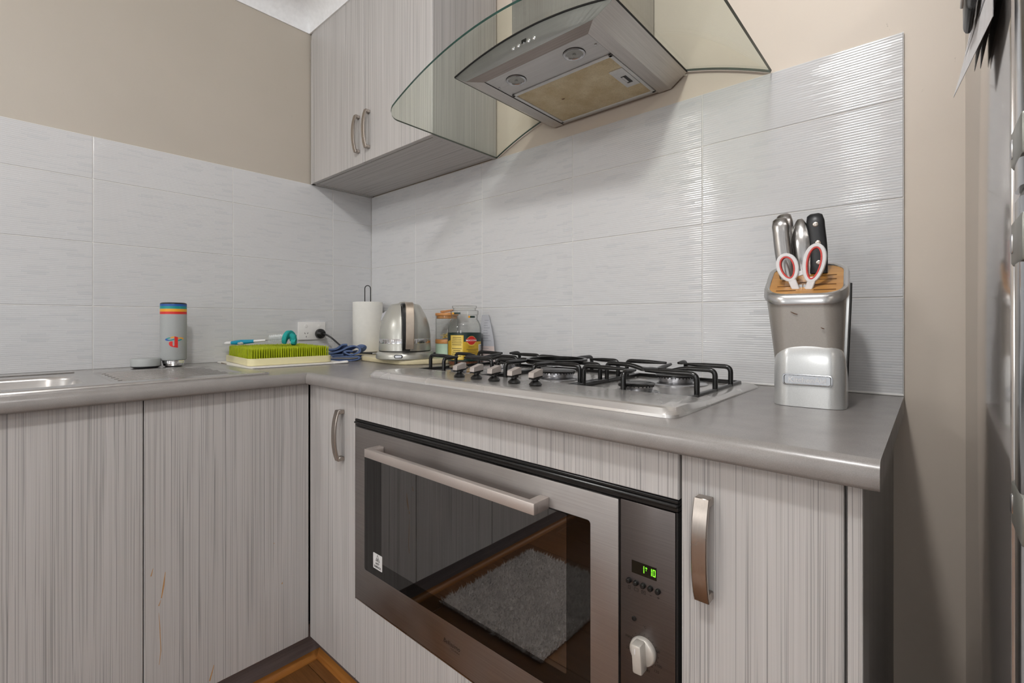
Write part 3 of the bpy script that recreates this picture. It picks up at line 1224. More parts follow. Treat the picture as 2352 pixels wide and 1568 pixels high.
box(bm, .8585, 1.7545, OY + .002, OY + .02, .7730, .7795, .001, 1)
box(bm, .8585, 1.7545, OY - .003, OY + .02, .7795, .7855, .002, 1)
box(bm, .8585, 1.7545, OY + .001, OY + .02, .7855, .7905, .001, 1)
obj('top_trim', bm, 'black_plastic', t)
cp = obj('control_panel', box(B(), 1.6607, 1.7510, OY, OY + .020, .3085, .7725, .002, 2), 'oven_panel_steel', t)
obj('edge_seal', box(B(), 1.7512, 1.7543, OY + .002, OY + .02, .3085, .7725), 'black_rubber', t, smooth=0)
ds = obj('display', box(B(), 1.6809, 1.7219, OY - .0006, OY + .002, .6620, .6815, .0002, 1), 'led_glass', cp, smooth=0)
bm = B()


def seg(bm, x0, x1, z0, z1):
    box(bm, x0, x1, OY - .0011, OY - .0007, z0, z1)


sl = .0


def digit(bm, cx, cz, segs, wd=.0042, ht=.0105, k=.00095):
    for s in segs:
        if s == 'b':
            seg(bm, cx + wd / 2 - k, cx + wd / 2, cz + .0004, cz + ht / 2)
        if s == 'c':
            seg(bm, cx + wd / 2 - k, cx + wd / 2, cz - ht / 2, cz - .0004)
        if s == 'f':
            seg(bm, cx - wd / 2, cx - wd / 2 + k, cz + .0004, cz + ht / 2)
        if s == 'e':
            seg(bm, cx - wd / 2, cx - wd / 2 + k, cz - ht / 2, cz - .0004)
        if s == 'a':
            seg(bm, cx - wd / 2 + .0006, cx + wd / 2 - .0006, cz + ht / 2 - k, cz + ht / 2)
        if s == 'd':
            seg(bm, cx - wd / 2 + .0006, cx + wd / 2 - .0006, cz - ht / 2, cz - ht / 2 + k)


digit(bm, 1.7000, .6727, 'bc')
digit(bm, 1.7125, .6727, 'bc')
digit(bm, 1.7183, .6727, 'abcdef')
seg(bm, 1.7050, 1.7060, .6748, .6757)
seg(bm, 1.7050, 1.7060, .6722, .6731)
for q in ((1.7046, 1.7064, .6767, .6772), (1.7064, 1.7068, .6750, .6767), (1.7042, 1.7046, .6758, .6767)):
    seg(bm, *q)
obj('digits', bm, 'led_green', ds, smooth=0, label='green lit clock digits')
RX = Matrix.Rotation(PI / 2, 4, 'X')
for i in range(5):
    bx = 1.6765 + i * .01205
    obj('button', lathe(B(), [(.0040, 0), (.0042, .0012), (.0038, .0052), (.0030, .0062), (0, .0064)], (bx, OY, .6480), 18, RX), 'black_plastic', cp)
for i, s in enumerate(('-', '+')):
    text('marking', s, .008, 'ink', cp, XZ(1.7126 + i * .0120, .6372, OY - .0003))
bm = B()
for bx, kind in ((1.6765, 0), (1.6886, 1), (1.7006, 2)):
    if kind == 0:
        for q in ((-.0018, -.0014, -.003, .002), (.0014, .0018, -.003, .002), (-.0025, .0025, -.0032, -.0028), (-.0012, .0012, .002, .0024)):
            box(bm, bx + q[0], bx + q[1], OY - .0002, OY + .001, .6372 + q[2], .6372 + q[3])
    else:
        for q in ((-.0035, .0035, .0018, .0022), (-.0035, .0035, -.0026, -.0022), (-.0035, -.0031, -.0026, .0022), (.0031, .0035, -.0026, .0022)):
            box(bm, bx + q[0], bx + q[1], OY - .0002, OY + .001, .6372 + q[2], .6372 + q[3])
        if kind == 2:
            for a in (35, -35):
                box(bm, bx - .004, bx + .004, OY - .0002, OY + .001, .6370, .6374, rot=Matrix.Rotation(R(a), 4, 'Y'))
obj('marking', bm, 'ink', cp, smooth=0)
obj('indicator_lamp', lathe(B(), [(.0036, 0), (.0036, .0012), (.0028, .0014), (.0026, .0004), (0, .0004)], (1.6848, OY, .5905), 18, RX), 'black_plastic', cp)
kc = (1.7012, .5485)
kn = obj('thermostat_knob', lathe(B(), [(.0205, 0), (.0212, .003), (.0200, .008), (.0185, .0092), (0, .0096)], (kc[0], OY, kc[1]), 36, RX), 'knob_beige', cp)
bm = B()
box(bm, kc[0] - .0078, kc[0] + .0078, OY - .026, OY - .006, kc[1] - .0235, kc[1] + .0195, .003, 2, rot=Matrix.Rotation(R(-4), 4, 'Y'))
obj('knob_grip', bm, 'knob_beige', kn)
obj('pointer_mark', box(B(), kc[0] - .0026, kc[0] - .0014, OY - .0264, OY - .0256, kc[1] + .006, kc[1] + .014), 'paper', kn, smooth=0)
for s, a, rr in (('°C', 88, .036), ('60', 18, .0265), ('100', -26, .030), ('120', -46, .032), ('180', -78, .029), ('220', 196, .029), ('MAX', 160, .029)):
    text('marking', s, .0056, 'ink', cp, XZ(kc[0] + rr * math.cos(R(a)) * .92, kc[1] + rr * math.sin(R(a)), OY - .0003))
bm = B()
for a in range(-92, 222, 18):
    lathe(bm, [(0, 0), (.0006, 0), (.0006, .0003), (0, .0003)], (kc[0] + .0238 * math.cos(R(a)), OY, kc[1] + .0238 * math.sin(R(a))), 8, RX)
obj('marking', bm, 'ink', cp, smooth=0, kind='stuff')
# warning sticker and maker's lettering
st = obj('warning_sticker', prism(B(), rrect(.9520, .9925, .4205, .4600, .002, 3), .0004, 'xz', OY - .0016), 'label_white', dr_, smooth=0)
bm = B()
for q in (((.9722 - .0095, .4415), (.9722 + .0095, .4415), (.9722, .4585)), ):
    prism(bm, q, .0003, 'xz', OY - .0019)
obj('warning_mark', bm, 'ink', st, smooth=0)
bm = B()
prism(bm, ((.9722 - .0074, .4428), (.9722 + .0074, .4428), (.9722, .4560)), .0003, 'xz', OY - .0022)
obj('warning_mark', bm, 'label_white', st, smooth=0)
bm = B()
for k in (-1, 0, 1):
    sweep(bm, [(.9722 + k * .0028, OY - .0024, .4450), (.9722 + k * .0028 + .0006, OY - .0024, .4465), (.9722 + k * .0028 - .0004, OY - .0024, .4482), (.9722 + k * .0026, OY - .0024, .4500 - .0012 * abs(k))], .0005, 5)
box(bm, .9722 - .0045, .9722 + .0045, OY - .0025, OY - .0022, .4438, .4445)
obj('warning_mark', bm, 'ink', st, smooth=0)
text('lettering', 'HOT', .0076, 'ink', st, XZ(.9722, .4352, OY - .0020), 0, .0002)
text('lettering', 'SURFACE', .0072, 'ink', st, XZ(.9722, .4268, OY - .0020), 0, .0002)
text('lettering', 'Bellissimo', .0135, 'ink', dr_, lambda x, y, z: (1.256 + x + y * .18, OY - .0003, .3560 + y))
text('lettering', '• TECHNIKA', .0055, 'ink', dr_, XZ(1.266, .3462, OY - .0003))

# ------------------------------------------------------------------ things on the left worktop
def facing(front):
    f = Vector((front[0], front[1], 0)).normalized()
    return f, Vector((-f.y, f.x, 0))


def cylmap(cx, cy, r, front):
    f, rt = facing(front)

    def fn(x, y, z):
        a = x / r
        p = Vector((cx, cy, 0)) + (rt * math.sin(a) + f * math.cos(a)) * (r + z)
        return (p.x, p.y, y)
    return fn


def cylpatch(bm, poly, fn, off=0, n=10):
    """fill a convex/concave polygon on a cylinder, subdivided so it follows the curve"""
    t = bmesh.new()
    f = t.faces.new([t.verts.new((x, y, 0)) for x, y in poly])
    x0 = min(p[0] for p in poly)
    x1 = max(p[0] for p in poly)
    for i in range(1, n):
        xx = x0 + (x1 - x0) * i / n
        bmesh.ops.bisect_plane(t, geom=t.verts[:] + t.edges[:] + t.faces[:], plane_co=(xx, 0, 0), plane_no=(1, 0, 0))
    for v in t.verts:
        v.co = Vector(fn(v.co.x, v.co.y, off))
    join(bm, t)
    return bm


# flask, standing upside down on its steel neck
bx, by = .1187, -.8286
t = thing('drink_bottle', 'grey insulated bottle with four colour bands standing upside down on the sink rim', 'bottle', (bx, by, .9046))
rb = .0374
obj('flask', lathe(B(), [(0, .9255), (rb - .004, .9255), (rb - .001, .9275), (rb, .931), (rb, 1.0801)], (bx, by, 0), 48), 'bottle_grey', t)
for nm, z0, z1, mt in (('stripe', 1.0801, 1.0883, 'stripe_red'), ('stripe', 1.0883, 1.0977, 'stripe_yellow'), ('stripe', 1.0977, 1.1065, 'stripe_teal'), ('stripe', 1.1065, 1.1135, 'stripe_blue')):
    obj(nm, lathe(B(), [(rb, z0), (rb, z1)], (bx, by, 0), 48), mt, t, label=mt.split('_')[1] + ' band')
obj('base_cap', lathe(B(), [(rb, 1.1135), (rb - .0006, 1.1160), (rb - .003, 1.1180), (rb - .006, 1.1188), (0, 1.1186)], (bx, by, 0), 48), 'bottle_black', t)
obj('neck', lathe(B(), [(.0315, .9255), (.0315, .9222), (.0308, .9215), (.0318, .9200), (.0318, .9185), (.0300, .9175), (.0300, .9160), (.0308, .9150), (.0300, .9130), (.0285, .9085), (.0240, .9075)], (bx, by, 0), 48), 'chrome', t)
obj('neck_ring', lathe(B(), [(.0240, .9080), (.0236, .9052), (0, .9050)], (bx, by, 0), 36), 'bottle_black', t)
fn = cylmap(bx, by, rb + .0003, (2.0338 - bx, -1.2712 - by))


def lg(pts):    # logo sketch units -> metres on the flask
    return [((x - 378) * .0001500, 1.1188 - (y - 45) * .0001500) for x, y in pts]


P_ = [(395, 793), (459, 812), (459, 1050), (395, 1036), (350, 1024), (318, 1006), (297, 978), (292, 945), (300, 920), (325, 905), (362, 905), (362, 985), (370, 1008), (384, 1012), (395, 1000)]
obj('emblem', cylpatch(B(), lg(P_), fn), 'stripe_red', t, smooth=0)
for pts, mt in (([(318, 812), (372, 797), (393, 797), (393, 826), (352, 831), (318, 836)], 'stripe_yellow'),
                ([(245, 838), (280, 822), (345, 808), (330, 832), (285, 848), (262, 862)], 'stripe_teal'),
                ([(245, 838), (262, 862), (300, 868), (300, 892), (258, 892), (225, 880), (214, 864), (222, 850)], 'stripe_blue'),
                ([(300, 868), (345, 862), (393, 848), (393, 874), (340, 888), (300, 892)], 'stripe_teal'),
                ([(461, 824), (520, 820), (565, 828), (585, 845), (575, 862), (548, 868), (545, 850), (510, 844), (461, 850)], 'stripe_yellow'),
                ([(548, 868), (520, 884), (461, 904), (461, 880), (500, 864), (530, 856)], 'stripe_teal')):
    obj('emblem', cylpatch(B(), lg(pts), fn), mt, t, smooth=0)
# its lid
bx, by = .1108, -.9017
t = thing('bottle_lid', 'round grey bottle lid lying beside the upturned flask', 'lid', (bx, by, .9046))
obj('lid_shell', lathe(B(), [(.0395, .9105), (.0406, .9112), (.0406, .9330), (.0395, .9348), (.036, .9358), (0, .9362)], (bx, by, 0), 44), 'bottle_grey', t)
obj('lid_seal', lathe(B(), [(0, .9048), (.030, .9048), (.034, .9060), (.0392, .9085), (.0395, .9108)], (bx, by, 0), 44), 'bottle_black', t)

# folded white tea towel, drying rack, brush
th = R(5)
ea = Vector((math.sin(th), math.cos(th), 0))
eb = Vector((-math.cos(th), math.sin(th), 0))
P0 = Vector((.330, -.668, 0))


def tr(a, b, z):      # a into the depth, b to the left
    p = P0 + ea * a + eb * b
    return (p.x, p.y, z)


t = thing('tea_towel', 'folded white tea towel with a brown stripe under the drying rack', 'towel', tr(.13, .15, .9))
bm = B()
ml = rrect(-.028, .318, -.042, .317, .012, 4)
rows_ = []
for z, o in ((.9003, .002), (.9015, 0), (.9035, 0), (.9047, .003)):
    cxm = sum(p[0] for p in ml) / len(ml)
    cym = sum(p[1] for p in ml) / len(ml)
    rows_.append([tr(a * (1 - o / .17) + cxm * o / .17 + .0012 * math.sin(b * 40), b * (1 - o / .17) + cym * o / .17 + .0012 * math.sin(a * 31), z) for a, b in ml])
grid_faces(bm, rows_, closed_u=True)
bm.faces.new([bm.verts.new(p) for p in rows_[-1]])
bm.faces.new([bm.verts.new(p) for p in rows_[0]][::-1])
bmesh.ops.recalc_face_normals(bm, faces=bm.faces[:])
obj('towel_sheet', bm, 'mat_white', t)
bm = B()
sweep(bm, [tr(-.029, b, .9028) for b in (.165, .20, .235)], (.0016, .0030), up=(0, 0, 1))
obj('stripe', bm, 'mat_brown', t, label='brown woven stripe')
bm = B()
sweep(bm, [tr(.27, -.041, .9030), tr(.295, -.047, .9055), tr(.315, -.055, .9068), tr(.322, -.048, .9050)], .0045, 8, taper=[.7, 1, 1.1, .6])
obj('folded_corner', bm, 'mat_white', t)
t = thing('drying_rack', 'cream countertop drying rack filled with bright green plastic grass', 'drying rack', tr(.13, .15, .905))
TA, TB = .285, .322
bm = B()
pl = rrect(0, TA, 0, TB, .026, 6)
pi = rrect(.004, TA - .004, .004, TB - .004, .022, 6)
grid_faces(bm, [[tr(a, b, .9049) for a, b in rrect(.003, TA - .003, .003, TB - .003, .023, 6)], [tr(a, b, .9065) for a, b in pl], [tr(a, b, .9290) for a, b in pl], [tr(a, b, .9300) for a, b in rrect(.0015, TA - .0015, .0015, TB - .0015, .0245, 6)], [tr(a, b, .9290) for a, b in pi], [tr(a, b, .9120) for a, b in pi]], closed_u=True)
bm.faces.new([bm.verts.new(tr(a, b, .9120)) for a, b in pi])
bm.faces.new([bm.verts.new(tr(a, b, .9049)) for a, b in rrect(.003, TA - .003, .003, TB - .003, .023, 6)])
bmesh.ops.recalc_face_normals(bm, faces=bm.faces[:])
obj('tray', bm, 'tray_cream', t)
bm = B()
na, nb = 34, 38
rg = random.Random(3)
for i in range(na):
    for j in range(nb):
        a = .012 + (TA - .024) * (i + .5 * (j % 2)) / (na - .5)
        b = .012 + (TB - .024) * j / (nb - 1)
        wdt = .0019 + rg.random() * .0012
        h = .966 + rg.uniform(-.0015, .0015)
        lx, ly = rg.uniform(-.0014, .0014), rg.uniform(-.0014, .0014)
        lo = [bm.verts.new(tr(a + sx * wdt * .8, b + sy * wdt, .912)) for sx, sy in ((-1, -1), (1, -1), (1, 1), (-1, 1))]
        mid = [bm.verts.new(tr(a + lx * .8 + sx * wdt * .6, b + ly * .8 + sy * wdt * .85, h - .006)) for sx, sy in ((-1, -1), (1, -1), (1, 1), (-1, 1))]
        tip = bm.verts.new(tr(a + lx, b + ly, h))
        for k in range(4):
            m_ = (k + 1) % 4
            bm.faces.new((lo[k], lo[m_], mid[m_], mid[k]))
            bm.faces.new((mid[k], mid[m_], tip))
obj('plastic_grass', bm, 'grass_green', t, smooth=0, kind='stuff')
# bottle brush lying on the grass
A0 = Vector((.0471, -.6518, .9735))
t = thing('bottle_brush', 'blue-handled bottle brush with teal sponge tip lying on the green grass', 'brush', A0)
A1 = Vector((.2400, -.4815, .9930))
ax = (A1 - A0).normalized()
at_ = lambda s: A0 + (A1 - A0) * s
perp = Vector((ax.y, -ax.x, 0)).normalized()
bm = B()
sweep(bm, [at_(s) for s in (0, .03, .10)], .0062, 12, taper=[.55, 1, 1])
obj('handle_end', bm, 'white_plastic', t)
bm = B()
sweep(bm, [at_(s) for s in (.10, .16, .24, .34, .43)], .0062, 14, taper=[1, 1.35, 1.5, 1.25, 1.0])
hd = obj('handle', bm, 'brush_blue', t)
bm = B()
lathe(bm, [(0, .003), (.0045, .0024), (.0064, 0)], (0, 0, 0), 20)
for v in bm.verts:
    q = at_(.245) + perp * (.0068 + v.co.z * .9) + ax * v.co.x * 2.0 + Vector((0, 0, 1)) * (v.co.y * .95 - .003)
    v.co = q
bmesh.ops.recalc_face_normals(bm, faces=bm.faces[:])
obj('thumb_grip', bm, 'brush_grey', hd)
bm = B()
sweep(bm, [at_(.43), at_(.60)], .0050, 12, taper=[1, .75])
obj('shaft', bm, 'white_plastic', t)
bm = B()
sweep(bm, [at_(.59), at_(.98)], .0012, 6)
obj('wire', bm, 'zinc', t)
bm = B()
up_ = Vector((0, 0, 1))
for k in range(46):
    s = .64 + .25 * k / 46
    for q in range(11):
        a = 2 * PI * q / 13 + k * 1.1
        d = perp * math.cos(a) + up_ * math.sin(a) + ax * .25
        L_ = .018 if d.z > -.2 else .010
        p = at_(s)
        e = p + d * (L_ * rg.uniform(.8, 1.1))
        n_ = ax * .0006
        v = [bm.verts.new(p - n_), bm.verts.new(p + n_), bm.verts.new(e + n_ * .7), bm.verts.new(e - n_ * .7)]
        bm.faces.new(v)
obj('bristles', bm, 'bristle', t, smooth=0, kind='stuff')
bm = B()
C0 = at_(.955) + Vector((0, 0, .002))
pts = []
for i in range(25):
    a = R(-60 + i * 16)
    pts.append(C0 + ax * (-.016 + .034 * i / 24) + perp * (.0145 * math.cos(a)) + up_ * (.0150 * math.sin(a)))
sweep(bm, pts, (.0135, .0082), up=tuple(ax), taper=[.75] + [1] * 23 + [.75])
obj('sponge_tip', bm, 'sponge_teal', t)
bm = B()
sweep(bm, [C0 + ax * .002 + up_ * .012, C0 + ax * .012 + up_ * .004, C0 + ax * .012 - up_ * .006, C0 + ax * .004 - up_ * .012], .0125, 10, taper=[.7, 1, 1, .7])
obj('sponge_core', bm, 'sponge_teal', t)


# folded blue dishcloth
def smooth_path(pts, n=6):
    out = []
    P = [Vector(p) for p in pts]
    P = [P[0] * 2 - P[1]] + P + [P[-1] * 2 - P[-2]]
    for i in range(1, len(P) - 2):
        for k in range(n):
            u = k / n
            out.append(.5 * (2 * P[i] + (P[i + 1] - P[i - 1]) * u + (2 * P[i - 1] - 5 * P[i] + 4 * P[i + 1] - P[i + 2]) * u * u + (3 * P[i] - P[i - 1] - 3 * P[i + 1] + P[i + 2]) * u ** 3))
    out.append(P[-2])
    return out


def ribbon(bm, path, th_, org, es, ed, depth, wob=0.):
    n = len(path)
    L_, R_ = [], []
    for i, p in enumerate(path):
        tg = (path[min(i + 1, n - 1)] - path[max(i - 1, 0)]).normalized()
        nn = Vector((-tg.y, tg.x))
        L_.append(p + nn * th_ / 2)
        R_.append(p - nn * th_ / 2)
    loop = L_ + R_[::-1]
    rows_ = []
    ND = 7
    for k in range(ND + 1):
        q = k / ND
        rows_.append([org + es * (v.x + wob * math.sin(5 * q + v.y * 60) * .4) + ed * (depth * q + .004 * math.sin(v.x * 60)) + Vector((0, 0, max(.0005, v.y * (1 - .10 * q) + wob * math.sin(4 * q + v.x * 30) * v.y * 5))) for v in loop])
    vs_ = grid_faces(bm, rows_, closed_u=True)
    m_ = len(L_)
    for ring in (vs_[0], vs_[-1]):
        for i in range(m_ - 1):
            bm.faces.new((ring[i], ring[i + 1], ring[2 * m_ - 2 - i], ring[2 * m_ - 1 - i]))
    bmesh.ops.recalc_face_normals(bm, faces=bm.faces[:])


org = Vector((.2560, -.3600, .9))
es = Vector((.755, .656, 0))
ed = Vector((-.656, .755, 0))
t = thing('dishcloth', 'crumpled folded blue dishcloth between drying rack and kettle', 'cloth', org + es * .06 + ed * .04)
bm = B()
ribbon(bm, smooth_path([Vector(p) for p in ((.004, .0042), (.05, .0038), (.100, .0040), (.121, .0095), (.118, .0185), (.09, .0175), (.045, .0165), (.016, .0150))]), .0058, org, es, ed, .052, .02)
obj('lower_fold', bm, 'blue_cloth', t)
bm = B()
ribbon(bm, smooth_path([Vector(p) for p in ((-.012, .0290), (.02, .0310), (.055, .0390), (.085, .0520), (.112, .0615), (.131, .0560), (.126, .0400), (.108, .0300), (.088, .0250), (.066, .0320), (.072, .0370), (.10, .0400))]), .0055, org, es, ed, .050, .02)
obj('upper_fold', bm, 'blue_cloth', t)
bm = B()
ribbon(bm, smooth_path([Vector(p) for p in ((-.012, .0440), (.015, .0420), (.035, .0460), (.060, .0580), (.082, .0615))]), .0050, org + ed * .018, es, ed, .034, .02)
ribbon(bm, smooth_path([Vector(p) for p in ((.006, .0225), (.03, .0225), (.06, .0240))]), .0050, org, es, ed, .048, .02)
obj('inner_fold', bm, 'blue_cloth', t)

# power outlet and cord
t = thing('power_outlet', 'white double power outlet on the left tiled wall', 'outlet', (0, -.297, 1.015))
obj('plate', box(B(), .0003, .0085, -.3580, -.2360, .9765, 1.0540, .0022, 2), 'white_plastic', t)
RY = Matrix.Rotation(PI / 2, 4, 'Y')
for yy in (-.3245, -.2660):
    s_ = obj('switch', lathe(B(), [(.0074, 0), (.0074, .0016), (.0062, .0022), (.0058, .0012), (0, .0030)], (.0082, yy, 1.0360), 22, RY), 'white_plastic', t)
    obj('socket_face', lathe(B(), [(.0150, 0), (.0150, .0006), (0, .0006)], (.0083, yy + .001, .9985), 28, RY), 'white_plastic', t)
bm = B()
for dy, dz, a in ((-.0062, .0062, 28), (.0062, .0062, -28), (0, -.0085, 0)):
    box(bm, .0085, .0095, -.3235 + dy - .0009, -.3235 + dy + .0009, .9985 + dz - .0036, .9985 + dz + .0036, rot=Matrix.Rotation(R(a), 4, 'X'))
obj('socket_slots', bm, 'socket_dark', t, smooth=0)
# ------------------------------------------------------------------ corner: board, towel roll, kettle, jars
t = thing('chopping_board', 'cream board with rounded end lying in the corner under the kettle', 'board', (.4, -.14, .9))
poly = [(.250, -.185), (.3350, -.257), (.3994, -.2635), (.4818, -.2690), (.580, -.2700), (.608, -.2670), (.629, -.2555), (.647, -.232), (.662, -.2050), (.6755, -.172), (.6835, -.148), (.690, -.115), (.692, -.06), (.685, -.018), (.04, -.018), (.028, -.03), (.028, -.12), (.05, -.135)]
obj('board', prism(B(), poly, .0180, 'xy', .9002, .0045, 3), 'board_cream', t)
tx, ty_ = .1108, -.0882
t = thing('paper_towel_holder', 'white paper towel roll on a black wire holder in the corner', 'paper towel', (tx, ty_, .9182))
obj('holder_base', lathe(B(), [(0, .9184), (.062, .9184), (.0635, .9196), (.062, .9208), (0, .9208)], (tx, ty_, 0), 44), 'black_plastic', t)
obj('paper_roll', lathe(B(), [(.020, .9212), (.0645, .9212), (.0655, .9225), (.0655, 1.1430), (.0645, 1.1440), (.020, 1.1440)], (tx, ty_, 0), 56, closed=True), 'paper_towel', t)
bm = B()
f_, r_ = facing((2.0338 - tx, -1.2712 - ty_))
c0 = Vector((tx, ty_, 0))
pts = [c0 - r_ * .0125 + Vector((0, 0, .921)), c0 - r_ * .0125 + Vector((0, 0, 1.205))] + [c0 + r_ * (-.0125 * math.cos(R(a))) + Vector((0, 0, 1.205 + .0145 * math.sin(R(a)))) for a in range(20, 180, 20)] + [c0 + r_ * .0125 + Vector((0, 0, 1.205)), c0 + r_ * .0125 + Vector((0, 0, .921))]
sweep(bm, pts, .0021, 8)
obj('wire_loop', bm, 'black_plastic', t)
bm = B()
sweep(bm, [c0 + (r_ * math.cos(R(a)) + f_ * math.sin(R(a))) * .0660 + Vector((0, 0, .925 + (.21 if k else 0))) for k, a in ((0, 20), (1, 20))], .0006, 5)
obj('sheet_edge', bm, 'paper_towel', t)
# slim rod with a steel end
t = thing('stirring_rod', 'thin dark rod with a steel end lying on the board beside the kettle', 'utensil', (.29, -.20, .9184))
bm = B()
p0, p1, p2 = Vector((.220, -.222, .9215)), Vector((.2985, -.1760, .9225)), Vector((.318, -.1640, .9225))
sweep(bm, [p0, p1], .0012, 6)
obj('rod', bm, 'black_plastic', t)
bm = B()
sweep(bm, [p1 - (p2 - p1) * .15, p1, p2, p2 + (p2 - p1) * .2], .0042, 12, taper=[.9, 1, 1, .9])
obj('rod_end', bm, 'zinc', t)
# kettle
kx, ky = .5477, -.1985
t = thing('kettle', 'silver electric kettle with champagne grip on its round base', 'kettle', (kx, ky, .9182))
obj('power_base', lathe(B(), [(0, .9184), (.1040, .9184), (.1065, .9205), (.1070, .9240), (.1045, .9380), (.1000, .9435), (.0960, .9455), (0, .9455)], (kx, ky, 0), 64), 'kettle_silver', t)
obj('seam', lathe(B(), [(.0945, .9455), (.0945, .9482)], (kx, ky, 0), 64), 'black_plastic', t)
kprof = [(0, .9480), (.0940, .9480), (.0960, .9500), (.0950, .9740), (.0945, .9765), (.0940, .9930), (.0930, 1.012), (.0906, 1.0330), (.0870, 1.0500), (.0815, 1.0670), (.0740, 1.0840), (.0665, 1.0965), (.0605, 1.1080), (.0572, 1.1145), (.0535, 1.1180), (.0515, 1.1185)]
obj('kettle_body', lathe(B(), kprof, (kx, ky, 0), 72), 'kettle_silver', t)
obj('lid', lathe(B(), [(.0515, 1.1180), (.0490, 1.1200), (.0260, 1.1235), (.0235, 1.1245), (.0205, 1.1280), (.0130, 1.1300), (0, 1.1305)], (kx, ky, 0), 56), 'kettle_silver', t)
kf, kr = facing((.811, -.585))
kb = obj('window_band', lathe(B(), [(.0948, .9755), (.0956, .9765), (.0950, .9915), (.0942, .9925)], (kx, ky, 0), 72), 'chrome', t)
bm = B()
kfn = cylmap(kx, ky, .0955, (.811, -.585))
for i in range(-14, 15):
    if -5 < i < 4:
        continue
    x = i * .0065
    cylpatch(bm, [(x - .0012, .9775), (x + .0012, .9775), (x + .0012, .9905), (x - .0012, .9905)], kfn, .0004, 1)
obj('window_marks', bm, 'block_grey', kb, smooth=0, kind='stuff')
hd_ = (kf * math.cos(R(5)) + kr * math.sin(R(5)))
hn = Vector((-hd_.y, hd_.x, 0))
kz = lambda r, z: Vector((kx, ky, z)) + hd_ * r
bm = B()
sp = smooth_path([Vector((r, z)) for r, z in ((.050, 1.1155), (.082, 1.1160), (.112, 1.1120), (.128, 1.0960), (.136, 1.0500), (.132, .9900), (.118, .9590), (.0950, .9555))], 5)
sweep(bm, [kz(v.x, v.y) - hn * .0065 for v in sp], (.0140, .0060))
hs = obj('handle', bm, 'black_plastic', t)
bm = B()
sp = smooth_path([Vector((r, z)) for r, z in ((.096, 1.1195), (.120, 1.1150), (.136, 1.0980), (.1440, 1.0500), (.1400, .9900), (.126, .9610))], 5)
sweep(bm, [kz(v.x, v.y) + hn * .0045 for v in sp], (.0142, .0060))
obj('grip', bm, 'champagne', hs, label='champagne coloured grip')
bm = B()
box_pts = smooth_path([Vector((r, z)) for r, z in ((.0600, 1.1120), (.0760, 1.0840), (.0890, 1.0450), (.0945, 1.0000), (.0955, .9600))], 5)
sweep(bm, [kz(v.x + .001, v.y) - hn * .0065 for v in box_pts], (.0140, .0030))
obj('spine', bm, 'black_plastic', hs)
bm = B()
sd = (-kr * .96 - kf * .1).normalized()
ks = lambda r, z, w_: Vector((kx, ky, z)) + sd * r + kf * w_
for wsg in (1,):
    v = [ks(.066, 1.096, -.012), ks(.066, 1.096, .012), ks(.0840, 1.0860, .0), ks(.083, 1.060, -.014), ks(.083, 1.060, .014), ks(.0895, 1.058, 0)]
    vv = [bm.verts.new(p) for p in v]
    for q in ((0, 2, 1), (1, 2, 5, 4), (0, 3, 5, 2), (3, 4, 5)):
        bm.faces.new([vv[i] for i in q])
bmesh.ops.recalc_face_normals(bm, faces=bm.faces[:])
obj('spout', bm, 'chrome', t, smooth=0)
bfn = cylmap(kx, ky, .1062, (.811, -.585))
bm = B()
cylpatch(bm, [(x - .0235, z) for x, z in rrect(-.0155, .0155, .9245, .9375, .0062, 5)], bfn, .0012, 8)
sw = obj('switch_surround', bm, 'black_plastic', t, smooth=0)
bm = B()
cylpatch(bm, [(x - .0235, z) for x, z in rrect(-.0118, .0118, .9272, .9348, .0036, 5)], bfn, .0022, 8)
obj('switch_lever', bm, 'chrome', sw, smooth=0)
# its plug and cord run to the outlet
bm = B()
sweep(bm, bez((.044, -.2650, 1.0020), (.070, -.258, 1.0), (.100, -.2400, .972), 8) + bez((.100, -.2400, .972), (.140, -.2050, .9225), (.180, -.195, .9225), 8)[1:] + [Vector((.24, -.180, .9225)), Vector((.33, -.165, .9225)), Vector((.43, -.175, .9235)), Vector((.446, -.18, .926))], .0038, 8)
pc_ = obj('power_cord', bm, 'black_plastic', t)
obj('plug', lathe(B(), [(0, 0), (.0205, 0), (.0218, .003), (.0210, .016), (.0165, .020), (.0155, .026), (.0110, .030), (.0105, .036), (0, .037)], (.0096, -.2650, 1.0020), 30, RY), 'black_plastic', pc_)
# power lead at the back right of the kettle base
bm = B()
sweep(bm, [Vector((kx, ky, .930)) + kr * .104 - kf * .03, Vector((kx, ky, .932)) + kr * .114 - kf * .035, Vector((kx, ky, .9235)) + kr * .120 - kf * .045, Vector((kx, ky, .9225)) + kr * .112 - kf * .085], .0042, 8)
obj('lead', bm, 'black_plastic', t)

